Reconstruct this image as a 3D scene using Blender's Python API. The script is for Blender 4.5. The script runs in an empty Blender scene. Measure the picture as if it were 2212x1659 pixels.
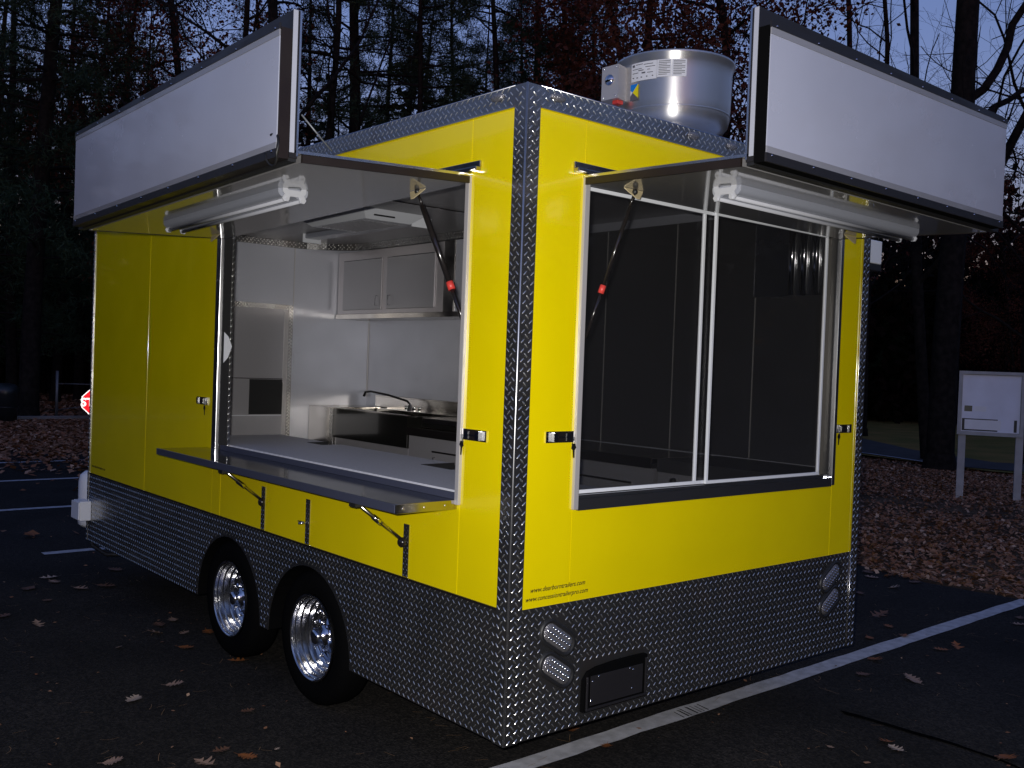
import bpy, bmesh, math, random
import numpy as np
from mathutils import Vector, Matrix

random.seed(7)
rng = np.random.default_rng(11)
scene = bpy.context.scene
COL = scene.collection
R = math.radians

# ------------------------------------------------------------------ camera
CAM = Vector((-2.3901, -2.7647, 1.7235))
cr = Vector((0.7596745, -0.6492654, 0.03673012))
cu = Vector((-0.01468974, 0.03933415, 0.99911813))
cf = Vector((0.65013758, 0.75954412, -0.02034361))
cam_data = bpy.data.cameras.new("camera")
cam = bpy.data.objects.new("camera", cam_data)
COL.objects.link(cam)
m = Matrix((cr, cu, -cf)).transposed().to_4x4()
m.translation = CAM
cam.matrix_world = m
cam_data.sensor_width = 36.0
cam_data.lens = 36.0 * 2122.36 / 2212.0
cam_data.clip_start = 0.05
cam_data.clip_end = 600
scene.camera = cam

# ------------------------------------------------------------------ sky, sun, camera flash
world = bpy.data.worlds.new("World")
scene.world = world
world.use_nodes = True
wn = world.node_tree.nodes
wl = world.node_tree.links
wn.clear()
SUN_EL, SUN_ROT = R(0.0), R(215)
sky = wn.new("ShaderNodeTexSky")
sky.sky_type = 'NISHITA'
sky.sun_disc = False
sky.sun_elevation = SUN_EL
sky.sun_rotation = SUN_ROT
sky.altitude = 100
sky.ozone_density = 2.3
bg = wn.new("ShaderNodeBackground")
bg.inputs[1].default_value = 0.15
out = wn.new("ShaderNodeOutputWorld")
wb = wn.new("ShaderNodeMix")          # camera white balance, set for the flash: the dusk sky turns violet-blue
wb.data_type = 'RGBA'
wb.blend_type = 'MULTIPLY'
wb.inputs[0].default_value = 1.0
wb.inputs[7].default_value = (1.55, 1.30, 1.66, 1)
wl.new(sky.outputs[0], wb.inputs[6])
wl.new(wb.outputs[2], bg.inputs[0])
wl.new(bg.outputs[0], out.inputs[0])

# last glow after sunset: very weak, soft and from behind the camera
sd = bpy.data.lights.new("dusk_glow", 'SUN')
sd.energy = 0.01
sd.angle = R(25)
sd.color = (0.75, 0.85, 1.0)
so = bpy.data.objects.new("dusk_glow", sd)
so.rotation_euler = (R(89), 0, R(-35))
COL.objects.link(so)

# the camera's flash, fired when the picture was taken (its glint shows on fan, wheels, latches)
fd = bpy.data.lights.new("camera_flash", 'AREA')
fd.shape = 'RECTANGLE'
fd.size = 0.035
fd.size_y = 0.018
fd.energy = 33.0
fd.color = (1.0, 0.97, 0.93)
fd.spread = R(140)
fo = bpy.data.objects.new("camera_flash", fd)
fm = m.copy()
fm.translation = CAM - cr * 0.035 + cu * 0.05 + cf * 0.01
fo.matrix_world = fm
COL.objects.link(fo)

scene.render.engine = 'CYCLES'
scene.view_settings.view_transform = 'Standard'
scene.view_settings.look = 'None'
scene.view_settings.gamma = 1.0
scene.view_settings.exposure = 1.6
scene.view_settings.use_curve_mapping = False
scene.cycles.max_bounces = 8
scene.cycles.transparent_max_bounces = 12

# ------------------------------------------------------------------ materials
MATS = {}
def mat(name, col, rough=0.5, metal=0.0, coat=0.0, spec=0.5, aniso=0.0, axis=None, var=0.0, vscale=8.0,
        bump=0.0, bscale=60.0, col2=None, trans=0.0, rvar=0.0, detail=4.0, arot=0.0, thr=None):
    mt = bpy.data.materials.new(name)
    mt.use_nodes = True
    nt = mt.node_tree
    b = nt.nodes["Principled BSDF"]
    b.inputs["Base Color"].default_value = (*col, 1)
    b.inputs["Roughness"].default_value = rough
    b.inputs["Metallic"].default_value = metal
    b.inputs["Specular IOR Level"].default_value = spec
    b.inputs["Coat Weight"].default_value = coat
    b.inputs["Coat Roughness"].default_value = 0.04
    if aniso:
        b.inputs["Anisotropic"].default_value = aniso
        b.inputs["Anisotropic Rotation"].default_value = arot
        tn = nt.nodes.new("ShaderNodeTangent")
        tn.direction_type = 'RADIAL'
        tn.axis = axis
        nt.links.new(tn.outputs[0], b.inputs["Tangent"])
    tc = None
    def coord():
        nonlocal tc
        if tc is None:
            tc = nt.nodes.new("ShaderNodeTexCoord")
        return tc.outputs["Object"]
    if var or col2:
        n = nt.nodes.new("ShaderNodeTexNoise")
        n.inputs["Scale"].default_value = vscale
        n.inputs["Detail"].default_value = detail
        nt.links.new(coord(), n.inputs["Vector"])
        r = nt.nodes.new("ShaderNodeValToRGB")
        lo, hi = thr or (0.35, 0.65)
        r.color_ramp.elements[0].position = lo
        r.color_ramp.elements[1].position = hi
        c2 = col2 or tuple(min(1, c * (1 + var)) for c in col)
        c1 = col if col2 else tuple(c * (1 - var) for c in col)
        r.color_ramp.elements[0].color = (*c1, 1)
        r.color_ramp.elements[1].color = (*c2, 1)
        nt.links.new(n.outputs[0], r.inputs[0])
        nt.links.new(r.outputs[0], b.inputs["Base Color"])
    if rvar:
        n = nt.nodes.new("ShaderNodeTexNoise")
        n.inputs["Scale"].default_value = 5.0
        n.inputs["Detail"].default_value = 6.0
        nt.links.new(coord(), n.inputs["Vector"])
        mr = nt.nodes.new("ShaderNodeMapRange")
        mr.inputs[1].default_value = 0.3
        mr.inputs[2].default_value = 0.7
        mr.inputs[3].default_value = max(0.02, rough - rvar)
        mr.inputs[4].default_value = rough + rvar
        nt.links.new(n.outputs[0], mr.inputs[0])
        nt.links.new(mr.outputs[0], b.inputs["Roughness"])
    if bump:
        n = nt.nodes.new("ShaderNodeTexNoise")
        n.inputs["Scale"].default_value = bscale
        n.inputs["Detail"].default_value = 3.0
        nt.links.new(coord(), n.inputs["Vector"])
        bp = nt.nodes.new("ShaderNodeBump")
        bp.inputs["Strength"].default_value = bump
        bp.inputs["Distance"].default_value = 0.01
        nt.links.new(n.outputs[0], bp.inputs["Height"])
        nt.links.new(bp.outputs[0], b.inputs["Normal"])
    if trans:
        tr = nt.nodes.new("ShaderNodeBsdfTransparent")
        mx = nt.nodes.new("ShaderNodeMixShader")
        mx.inputs[0].default_value = trans
        nt.links.new(b.outputs[0], mx.inputs[1])
        nt.links.new(tr.outputs[0], mx.inputs[2])
        nt.links.new(mx.outputs[0], nt.nodes["Material Output"].inputs[0])
    MATS[name] = mt
    return mt

M = dict(
    yellow=mat("yellow_gloss_panel", (0.75, 0.60, 0.0005), 0.16, coat=0.35, var=0.03, vscale=2.5, detail=8, rvar=0.07, bump=0.05, bscale=2.2),
    plate=mat("diamond_plate", (0.33, 0.325, 0.32), 0.26, 0.955, col2=(0.24, 0.19, 0.16), vscale=5.0, detail=9, thr=(0.52, 0.80), rvar=0.10),
    lug=mat("plate_lug", (0.96, 0.93, 0.87), 0.24, 0.93, var=0.10, vscale=7, rvar=0.08),
    lug2=mat("inner_plate_lug", (0.92, 0.90, 0.85), 0.28, 0.95),
    alu=mat("bright_aluminium", (0.72, 0.72, 0.74), 0.24, 1.0, rvar=0.06),
    alu_white=mat("satin_aluminium_trim", (0.50, 0.48, 0.48), 0.35, 0.35),
    bronze=mat("dark_seal_frame", (0.013, 0.008, 0.006), 0.42, 0.0, rvar=0.1),
    black=mat("black_rubber", (0.012, 0.012, 0.013), 0.5),
    tyre=mat("tyre_rubber", (0.0025, 0.0025, 0.0028), 0.85, spec=0.04),
    gloss_black=mat("gloss_black_metal", (0.012, 0.010, 0.010), 0.18, coat=0.5),
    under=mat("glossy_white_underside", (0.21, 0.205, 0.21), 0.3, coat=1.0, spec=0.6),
    inner=mat("interior_white_panel", (0.50, 0.51, 0.57), 0.33, 0.25, rvar=0.02, var=0.02, vscale=3.0),
    ceiling=mat("ceiling_panel", (0.34, 0.33, 0.34), 0.32, 0.1),
    cabinet=mat("grey_cabinet", (0.38, 0.37, 0.39), 0.3, 0.3),
    cabframe=mat("cabinet_frame", (0.50, 0.47, 0.48), 0.3, 0.5),
    counter=mat("grey_laminate_counter", (0.66, 0.67, 0.73), 0.4, var=0.05, vscale=90),
    shelf=mat("polished_dark_shelf", (0.20, 0.21, 0.24), 0.11, 0.9, rvar=0.05),
    shelf_edge=mat("blue_grey_edge_strip", (0.05, 0.055, 0.085), 0.3),
    steel=mat("brushed_steel", (0.50, 0.47, 0.43), 0.2, 1.0, rvar=0.08),
    dark_steel=mat("smoked_steel_lining", (0.20, 0.195, 0.20), 0.36, 0.80, rvar=0.06),
    steel_dark=mat("dark_steel_front", (0.022, 0.022, 0.02), 0.14, 0.5, coat=0.6),
    chrome=mat("chrome", (0.80, 0.80, 0.81), 0.12, 1.0),
    spun=mat("spun_aluminium", (0.70, 0.69, 0.67), 0.32, 0.90, aniso=0.7, axis='Z', arot=0.25),
    rim=mat("machined_alloy", (0.62, 0.62, 0.63), 0.19, 1.0, aniso=0.45, axis='X', arot=0.25),
    bracket=mat("white_plastic_bracket", (0.46, 0.47, 0.52), 0.4),
    white=mat("white_enamel", (0.72, 0.74, 0.78), 0.3),
    acrylic=mat("white_acrylic_sign", (0.42, 0.435, 0.53), 0.22, coat=0.3, var=0.05, vscale=1.6, rvar=0.09, detail=8, bump=0.03, bscale=2.5),
    acr_edge=mat("clear_sign_strip", (0.25, 0.25, 0.28), 0.2, coat=0.4),
    lampcover=mat("white_lamp_cover", (0.30, 0.315, 0.37), 0.28, coat=0.3),
    cream=mat("cream_bracket", (0.60, 0.50, 0.30), 0.4, 0.2),
    red=mat("red_plastic", (0.60, 0.05, 0.04), 0.4),
    lens=mat("clear_light_lens", (0.30, 0.29, 0.30), 0.14, 0.7, bump=0.6, bscale=190),
    bead=mat("worn_bright_edge", (0.85, 0.85, 0.86), 0.38, 1.0),
    edge_dark=mat("dark_satin_metal", (0.016, 0.015, 0.017), 0.4, spec=0.35, rvar=0.1),
    amber=mat("amber_lens", (0.55, 0.30, 0.06), 0.15, coat=0.5),
    label=mat("paper_label", (0.72, 0.72, 0.74), 0.5, var=0.03),
    print_=mat("label_print", (0.10, 0.10, 0.12), 0.6),
    blue=mat("blue_sticker", (0.0, 0.20, 0.65), 0.4),
    ylw=mat("yellow_sticker", (0.85, 0.72, 0.0), 0.4),
    screen=mat("insect_screen", (0.012, 0.012, 0.014), 0.5, trans=0.78),
    glass=mat("window_glass", (0.010, 0.010, 0.011), 0.03, coat=0.0, spec=0.5, trans=0.86),
    asphalt=mat("asphalt", (0.019, 0.019, 0.020), 0.93, var=0.28, vscale=2.2, bump=0.6, bscale=170, detail=12, spec=0.25),
    paint=mat("white_road_paint", (0.36, 0.36, 0.38), 0.8, col2=(0.52, 0.52, 0.55), vscale=14, detail=8, bump=0.3, bscale=150),
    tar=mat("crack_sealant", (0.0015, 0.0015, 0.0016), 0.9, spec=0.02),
    soil=mat("woodland_soil", (0.055, 0.036, 0.022), 1.0, col2=(0.12, 0.078, 0.048), vscale=1.3, bump=0.8, bscale=18, detail=8, spec=0.1),
    grassy=mat("dull_grass_ground", (0.26, 0.17, 0.055), 1.0, col2=(0.14, 0.13, 0.035), vscale=0.9, bump=0.8, bscale=25, detail=8, spec=0.1),
    road=mat("far_asphalt", (0.040, 0.038, 0.040), 0.9, var=0.2, vscale=2),
    kerb=mat("kerb_concrete", (0.20, 0.19, 0.18), 0.9, var=0.2, vscale=4),
    bark=mat("bark", (0.009, 0.008, 0.007), 0.95, col2=(0.022, 0.018, 0.015), vscale=9, bump=1.0, bscale=22, spec=0.1),
    twig=mat("twigs", (0.018, 0.015, 0.014), 0.9, spec=0.1),
    needle=mat("pine_needles", (0.016, 0.034, 0.018), 0.7, col2=(0.034, 0.060, 0.030), vscale=0.6, spec=0.2),
    redleaf=mat("russet_leaves", (0.050, 0.010, 0.007), 0.7, col2=(0.110, 0.038, 0.018), vscale=0.7, spec=0.2),
    brush=mat("undergrowth", (0.006, 0.009, 0.006), 0.9, col2=(0.015, 0.009, 0.007), vscale=0.25, spec=0.05),
    leaf_a=mat("fallen_leaf_tan", (0.255, 0.165, 0.120), 0.6, var=0.2, vscale=30),
    leaf_b=mat("fallen_leaf_orange", (0.210, 0.068, 0.015), 0.6, var=0.25, vscale=30),
    leaf_c=mat("fallen_leaf_brown", (0.112, 0.053, 0.030), 0.6, var=0.25, vscale=30),
    leaf_d=mat("fallen_leaf_pale", (0.360, 0.277, 0.225), 0.6, var=0.15, vscale=30),
    straw=mat("dry_pine_straw", (0.26, 0.15, 0.07), 0.7),
    post=mat("grey_painted_post", (0.36, 0.35, 0.34), 0.7, var=0.1, vscale=6),
    board=mat("board_paper", (0.66, 0.68, 0.78), 0.4, coat=0.4, var=0.06, vscale=3),
    bin=mat("dark_green_bin", (0.012, 0.016, 0.017), 0.35),
    wire=mat("galvanised_wire", (0.22, 0.23, 0.24), 0.5, 0.6),
)
def asphalt_material():
    mt = bpy.data.materials.new("worn_asphalt")
    mt.use_nodes = True
    nt = mt.node_tree; N = nt.nodes; Lk = nt.links
    b = N["Principled BSDF"]
    tc = N.new("ShaderNodeTexCoord")
    def noise(sc, det, lo, hi, c0, c1):
        n = N.new("ShaderNodeTexNoise"); n.inputs["Scale"].default_value = sc; n.inputs["Detail"].default_value = det
        Lk.new(tc.outputs["Object"], n.inputs["Vector"])
        r = N.new("ShaderNodeValToRGB"); r.color_ramp.elements[0].position = lo; r.color_ramp.elements[1].position = hi
        r.color_ramp.elements[0].color = (c0, c0, c0, 1); r.color_ramp.elements[1].color = (c1, c1, c1, 1)
        Lk.new(n.outputs[0], r.inputs[0])
        return n, r
    def mul(a, c):
        m_ = N.new("ShaderNodeMix"); m_.data_type = 'RGBA'; m_.blend_type = 'MULTIPLY'; m_.inputs[0].default_value = 1
        Lk.new(a, m_.inputs[6]); Lk.new(c, m_.inputs[7])
        return m_.outputs[2]
    base = N.new("ShaderNodeRGB"); base.outputs[0].default_value = (0.0180, 0.0165, 0.0152, 1)
    v = N.new("ShaderNodeTexVoronoi"); v.inputs["Scale"].default_value = 95
    Lk.new(tc.outputs["Object"], v.inputs["Vector"])
    vr = N.new("ShaderNodeValToRGB")
    vr.color_ramp.elements[0].color = (0.45, 0.45, 0.46, 1); vr.color_ramp.elements[1].color = (1.9, 1.8, 1.7, 1)
    vr.color_ramp.elements[0].position = 0.25; vr.color_ramp.elements[1].position = 0.95
    Lk.new(v.outputs["Color"], vr.inputs[0])
    _, r1 = noise(1.1, 8, 0.35, 0.68, 0.62, 1.30)
    _, r2 = noise(0.33, 4, 0.55, 0.66, 1.0, 0.55)
    n3, r3 = noise(28, 6, 0.3, 0.7, 0.75, 1.25)
    o = mul(mul(mul(mul(base.outputs[0], vr.outputs[0]), r1.outputs[0]), r2.outputs[0]), r3.outputs[0])
    Lk.new(o, b.inputs["Base Color"])
    b.inputs["Roughness"].default_value = 0.9
    b.inputs["Specular IOR Level"].default_value = 0.2
    bp = N.new("ShaderNodeBump"); bp.inputs["Strength"].default_value = 0.7; bp.inputs["Distance"].default_value = 0.006
    Lk.new(v.outputs["Distance"], bp.inputs["Height"]); Lk.new(bp.outputs[0], b.inputs["Normal"])
    return mt
M['asphalt'] = asphalt_material()
def retro(name, col, rough=0.12, k=1.0):
    """Retroreflective sheeting: sends light back where it came from, whoever looks."""
    mt = bpy.data.materials.new(name)
    mt.use_nodes = True
    nt = mt.node_tree
    b = nt.nodes["Principled BSDF"]
    b.inputs["Base Color"].default_value = (*[c * 0.5 for c in col], 1)
    g = nt.nodes.new("ShaderNodeBsdfAnisotropic")
    g.inputs["Color"].default_value = (*col, 1)
    g.inputs["Roughness"].default_value = rough
    geo = nt.nodes.new("ShaderNodeNewGeometry")
    nt.links.new(geo.outputs["Incoming"], g.inputs["Normal"])
    mx = nt.nodes.new("ShaderNodeMixShader")
    mx.inputs[0].default_value = k
    nt.links.new(b.outputs[0], mx.inputs[1])
    nt.links.new(g.outputs[0], mx.inputs[2])
    nt.links.new(mx.outputs[0], nt.nodes["Material Output"].inputs[0])
    return mt
M['retro_red'] = retro("retroreflective_red", (0.80, 0.012, 0.02), 0.22, 0.7)
M['retro_white'] = retro("retroreflective_white", (0.85, 0.85, 0.85), 0.22, 0.7)

# multi-colour litter material: one colour per leaf via a point attribute
def litter_material(name, cols):
    mt = bpy.data.materials.new(name)
    mt.use_nodes = True
    nt = mt.node_tree
    b = nt.nodes["Principled BSDF"]
    at = nt.nodes.new("ShaderNodeAttribute")
    at.attribute_name = "tone"
    r = nt.nodes.new("ShaderNodeValToRGB")
    els = r.color_ramp.elements
    while len(els) < len(cols):
        els.new(0.5)
    for i, c in enumerate(cols):
        els[i].position = i / (len(cols) - 1)
        els[i].color = (*c, 1)
    nt.links.new(at.outputs["Fac"], r.inputs[0])
    nt.links.new(r.outputs[0], b.inputs["Base Color"])
    b.inputs["Roughness"].default_value = 0.75
    b.inputs["Specular IOR Level"].default_value = 0.2
    return mt
M['litter'] = litter_material("leaf_litter_mix", [(0.12, 0.045, 0.022), (0.28, 0.14, 0.075), (0.16, 0.070, 0.038), (0.36, 0.20, 0.12), (0.22, 0.085, 0.042), (0.52, 0.35, 0.24)])

# ------------------------------------------------------------------ helpers
def link(name, me, mt, parent=None):
    o = bpy.data.objects.new(name, me)
    COL.objects.link(o)
    if mt is not None and len(me.materials) == 0:
        me.materials.append(mt)
    if parent is not None:
        o.parent = parent
        if parent.parent is None:
            o.location = -Vector(parent.location)
    return o

def tag(o, label=None, cat=None, group=None, kind=None):
    if label: o["label"] = label
    if cat: o["category"] = cat
    if group: o["group"] = group
    if kind: o["kind"] = kind
    return o

def thing(name, loc, label, cat, group=None):
    o = bpy.data.objects.new(name, None)
    o.location = loc
    o.empty_display_size = 0.2
    COL.objects.link(o)
    return tag(o, label, cat, group)

class MB:
    """Collects boxes, tubes, lathes and polygons into one mesh."""
    def __init__(s):
        s.bm = bmesh.new()
    def box(s, a, b, bev=0.0):
        a, b = Vector(a), Vector(b)
        lo = Vector([min(a[i], b[i]) for i in range(3)])
        hi = Vector([max(a[i], b[i]) for i in range(3)])
        r = bmesh.ops.create_cube(s.bm, size=1.0)
        vs = r['verts']
        for v in vs:
            v.co = Vector([lo[i] + (v.co[i] + 0.5) * (hi[i] - lo[i]) for i in range(3)])
        if bev > 0:
            es = list({e for v in vs for e in v.link_edges})
            bmesh.ops.bevel(s.bm, geom=es, offset=bev, segments=2, profile=0.5, affect='EDGES')
        return s
    def hexa(s, pts, bev=0.0):
        """eight corners: bottom four then top four, both counter-clockwise"""
        vs = [s.bm.verts.new(p) for p in pts]
        for f in ((3, 2, 1, 0), (4, 5, 6, 7), (0, 1, 5, 4), (1, 2, 6, 5), (2, 3, 7, 6), (3, 0, 4, 7)):
            s.bm.faces.new([vs[i] for i in f])
        return s
    def tube(s, pts, r, n=10, cap=True):
        pts = [Vector(p) for p in pts]
        rs = r if isinstance(r, (list, tuple)) else [r] * len(pts)
        rings = []
        up = Vector((0, 0, 1))
        for i, p in enumerate(pts):
            d = (pts[min(i + 1, len(pts) - 1)] - pts[max(i - 1, 0)]).normalized()
            ref = up if abs(d.dot(up)) < 0.95 else Vector((1, 0, 0))
            x = d.cross(ref).normalized()
            y = x.cross(d)
            rings.append([s.bm.verts.new(p + (x * math.cos(2 * math.pi * k / n) + y * math.sin(2 * math.pi * k / n)) * rs[i]) for k in range(n)])
        for a, b in zip(rings, rings[1:]):
            for k in range(n):
                f = s.bm.faces.new((a[k], a[(k + 1) % n], b[(k + 1) % n], b[k]))
                f.smooth = True
        if cap:
            s.bm.faces.new(rings[0][::-1])
            s.bm.faces.new(rings[-1])
        return s
    def lathe(s, c, axis, prof, n=48, smooth=True, close=False):
        """prof: list of (radius, height along axis)"""
        c = Vector(c)
        ax = Vector(axis).normalized()
        ref = Vector((0, 0, 1)) if abs(ax.z) < 0.9 else Vector((1, 0, 0))
        x = ax.cross(ref).normalized()
        y = ax.cross(x)
        rings = []
        for r, h in prof:
            rings.append([s.bm.verts.new(c + ax * h + (x * math.cos(2 * math.pi * k / n) + y * math.sin(2 * math.pi * k / n)) * max(r, 1e-5)) for k in range(n)])
        for a, b in zip(rings, rings[1:]):
            for k in range(n):
                f = s.bm.faces.new((a[k], b[k], b[(k + 1) % n], a[(k + 1) % n]))
                f.smooth = smooth
        return s
    def prism(s, poly, d):
        """poly: list of 3D points in one plane; d: extrusion vector"""
        d = Vector(d)
        a = [s.bm.verts.new(p) for p in poly]
        b = [s.bm.verts.new(Vector(p) + d) for p in poly]
        n = len(a)
        s.bm.faces.new(a)
        s.bm.faces.new(b[::-1])
        for i in range(n):
            s.bm.faces.new((a[i], b[i], b[(i + 1) % n], a[(i + 1) % n]))
        return s
    def build(s, name, mt, parent=None, recalc=True, sharp=None):
        if recalc:
            bmesh.ops.recalc_face_normals(s.bm, faces=s.bm.faces[:])
        if sharp is not None:
            for e in s.bm.edges:
                if len(e.link_faces) == 2 and e.calc_face_angle(0) > sharp:
                    e.smooth = False
        me = bpy.data.meshes.new(name)
        s.bm.to_mesh(me)
        s.bm.free()
        return link(name, me, mt, parent)

def box(name, a, b, mt, parent=None, bev=0.0):
    return MB().box(a, b, bev).build(name, mt, parent)

def mesh_np(name, verts, faces, mt, parent=None, smooth=False, tone=None):
    me = bpy.data.meshes.new(name)
    verts = np.asarray(verts, dtype=np.float32)
    faces = np.asarray(faces, dtype=np.int32)
    k = faces.shape[1]
    me.vertices.add(len(verts))
    me.vertices.foreach_set("co", verts.ravel())
    me.loops.add(faces.size)
    me.loops.foreach_set("vertex_index", faces.ravel())
    me.polygons.add(len(faces))
    me.polygons.foreach_set("loop_start", np.arange(len(faces), dtype=np.int32) * k)
    me.polygons.foreach_set("loop_total", np.full(len(faces), k, dtype=np.int32))
    if smooth:
        me.polygons.foreach_set("use_smooth", np.ones(len(faces), dtype=bool))
    me.update(calc_edges=True)
    if tone is not None:
        at = me.attributes.new("tone", 'FLOAT', 'POINT')
        at.data.foreach_set("value", np.asarray(tone, dtype=np.float32))
    me.materials.append(mt)
    if name is None:
        return me
    return link(name, me, mt, parent)

# ------------------------------------------------------------------ ground
def sheet(name, poly, z, mt, kind='structure', thick=0.0):
    b = MB()
    if thick:
        b.prism([(x, y, z - thick) for x, y in poly], (0, 0, thick))
    else:
        b.bm.faces.new([b.bm.verts.new((x, y, z)) for x, y in poly])
    o = b.build(name, mt)
    if not thick:
        pass
    return tag(o, kind=kind)

def ground_height(x, y):
    return -0.035 + 0.03 * np.sin(x * 0.7 + 1) * np.cos(y * 0.55) + 0.012 * np.sin(x * 2.3 + y * 1.7)
gx = np.concatenate([[-260, -120, -60], np.linspace(-30, 50, 161), [80, 140, 260]])
gy = np.concatenate([[-260, -120, -60], np.linspace(-30, 60, 181), [90, 150, 260]])
GX, GY = np.meshgrid(gx, gy, indexing='ij')
GZ = ground_height(GX, GY)
GZ = np.where((GX < 6.4) & (GY < 22.3), np.minimum(GZ, -0.03) - 0.03, GZ)
n0, n1 = GX.shape
idx = np.arange(n0 * n1).reshape(n0, n1)
fq = np.stack([idx[:-1, :-1], idx[1:, :-1], idx[1:, 1:], idx[:-1, 1:]], -1).reshape(-1, 4)
tag(mesh_np("woodland_ground", np.stack([GX, GY, GZ], -1).reshape(-1, 3), fq, M['soil'], smooth=True), kind='structure')

tag(MB().prism([(-40, -40, -0.3), (5.85, -40, -0.3), (5.80, 0.4, -0.3), (5.72, 1.2, -0.3), (5.95, 2.1, -0.3), (6.0, 21.8, -0.3), (-40, 21.8, -0.3)], (0, 0, 0.3)).build("parking_lot", M['asphalt']), kind='structure')
# bay lines
def painted(x0, x1, y0, y1, w=0.11, ragged=0.006):
    n = 40
    b = MB()
    xs = [x0 + (x1 - x0) * i / n for i in range(n + 1)]
    top, bot = [], []
    for x in xs:
        yc = y0 + (y1 - y0) * (x - x0) / (x1 - x0)
        top.append(b.bm.verts.new((x, yc + w / 2 + random.uniform(-ragged, ragged), 0.004)))
        bot.append(b.bm.verts.new((x, yc - w / 2 + random.uniform(-ragged, ragged), 0.004)))
    for i in range(n):
        b.bm.faces.new((bot[i], bot[i + 1], top[i + 1], top[i]))
    return tag(b.build("painted_line", M['paint']), kind='structure')
painted(-0.05, 5.80, 0.345, 0.430, 0.115)
painted(-0.02, 5.9, 5.93, 5.80)
painted(-0.02, 5.9, 8.43, 8.33)
painted(-0.02, 5.9, 10.86, 10.74)
painted(0.0, 5.9, 13.02, 12.9)
painted(0.0, 2.2, 15.6, 15.1)
painted(0.2, 2.6, 18.2, 17.2)
# sealed crack
b = MB()
crack_world = [(2.193, -0.108), (2.211, -0.2), (2.217, -0.298), (2.223, -0.392), (2.226, -0.483), (2.243, -0.58), (2.245, -0.679), (2.239, -0.769), (2.236, -0.865), (2.205, -0.992), (2.18, -1.151)]
tl, tr = [], []
for i, (x, y) in enumerate(crack_world):
    w = 0.020 + random.uniform(-0.004, 0.006)
    tl.append(b.bm.verts.new((x - w * 0.7, y - w, 0.004)))
    tr.append(b.bm.verts.new((x + w * 0.7, y + w, 0.004)))
for i in range(len(tl) - 1):
    b.bm.faces.new((tl[i], tl[i + 1], tr[i + 1], tr[i]))
tag(b.build("sealed_crack", M['tar']), kind='structure')
# thin dark streaks laid across the long white line
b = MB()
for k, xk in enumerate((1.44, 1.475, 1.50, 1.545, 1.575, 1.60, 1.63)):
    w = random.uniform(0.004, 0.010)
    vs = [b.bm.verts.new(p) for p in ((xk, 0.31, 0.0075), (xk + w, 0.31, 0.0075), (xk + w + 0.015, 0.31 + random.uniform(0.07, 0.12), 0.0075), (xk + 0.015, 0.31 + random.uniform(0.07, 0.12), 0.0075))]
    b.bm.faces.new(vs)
tag(b.build("dark_streaks", M['tar']), "short dark streaks across the long white line under the rear skirt", "scuff marks", kind='stuff')
# kerb at the far left end of the lot
tag(MB().box((-40, 21.8, -0.1), (6.0, 21.95, 0.10), 0.01).build("kerb", M['kerb']), kind='structure')
# lawn and far road on the right
sheet("lawn", [(17.6, 9.5), (16.6, 5.4), (17.5, 2.0), (45, -8), (60, 30), (34, 30)], 0.03, M['grassy'])
sheet("far_road", [(17.9, 9.6), (17.57, 8.41), (16.95, 6.85), (16.75, 6.0), (17.2, 4.5), (18.4, 2.6), (30, -6), (32, -4), (20.0, 4.4), (18.6, 6.2), (20.0, 8.7), (23.5, 12.6), (22, 14)], 0.045, M['road'])
b = MB()
eg = [(17.9, 9.6), (17.60, 8.41), (16.98, 6.85)]
for (x0, y0), (x1, y1) in zip(eg, eg[1:]):
    d = Vector((x1 - x0, y1 - y0, 0)).normalized(); nrm = Vector((-d.y, d.x, 0)) * 0.05
    b.bm.faces.new([b.bm.verts.new(Vector((px, py, 0.05)) + s * nrm) for (px, py), s in (((x0, y0), 1), ((x0, y0), -1), ((x1, y1), -1), ((x1, y1), 1))])
tag(b.build("road_edge_line", M['paint']), kind='structure')

# ------------------------------------------------------------------ leaf litter (stuff)
def leaf_cloud(name, P, size, mt, flat=0.35, tone=None, parent=None, cup=0.25):
    """one small folded leaf (two triangles pairs) at every point"""
    n = len(P)
    a = rng.uniform(0, 2 * np.pi, n)
    tilt = rng.normal(0, flat, (n, 2))
    u = np.stack([np.cos(a), np.sin(a), tilt[:, 0]], -1)
    v = np.stack([-np.sin(a), np.cos(a), tilt[:, 1]], -1)
    s = np.asarray(size).reshape(-1, 1) * rng.uniform(0.6, 1.3, (n, 1))
    asp = rng.uniform(0.45, 0.8, (n, 1))
    up = np.array([0, 0, 1.0])
    c = cup * s * rng.uniform(-0.3, 1, (n, 1)) * up
    p0 = P - u * s
    p1 = P + v * s * asp + c
    p2 = P + u * s
    p3 = P - v * s * asp + c
    V = np.stack([p0, p1, p2, p3], 1).reshape(-1, 3)
    i = np.arange(n)[:, None] * 4
    F = np.concatenate([i + np.array([[0, 3, 2]]), i + np.array([[0, 2, 1]])], 0)
    if tone is None:
        tone = rng.uniform(0, 1, n)
    return mesh_np(name, V, F, mt, parent, tone=np.repeat(tone, 4))

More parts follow.
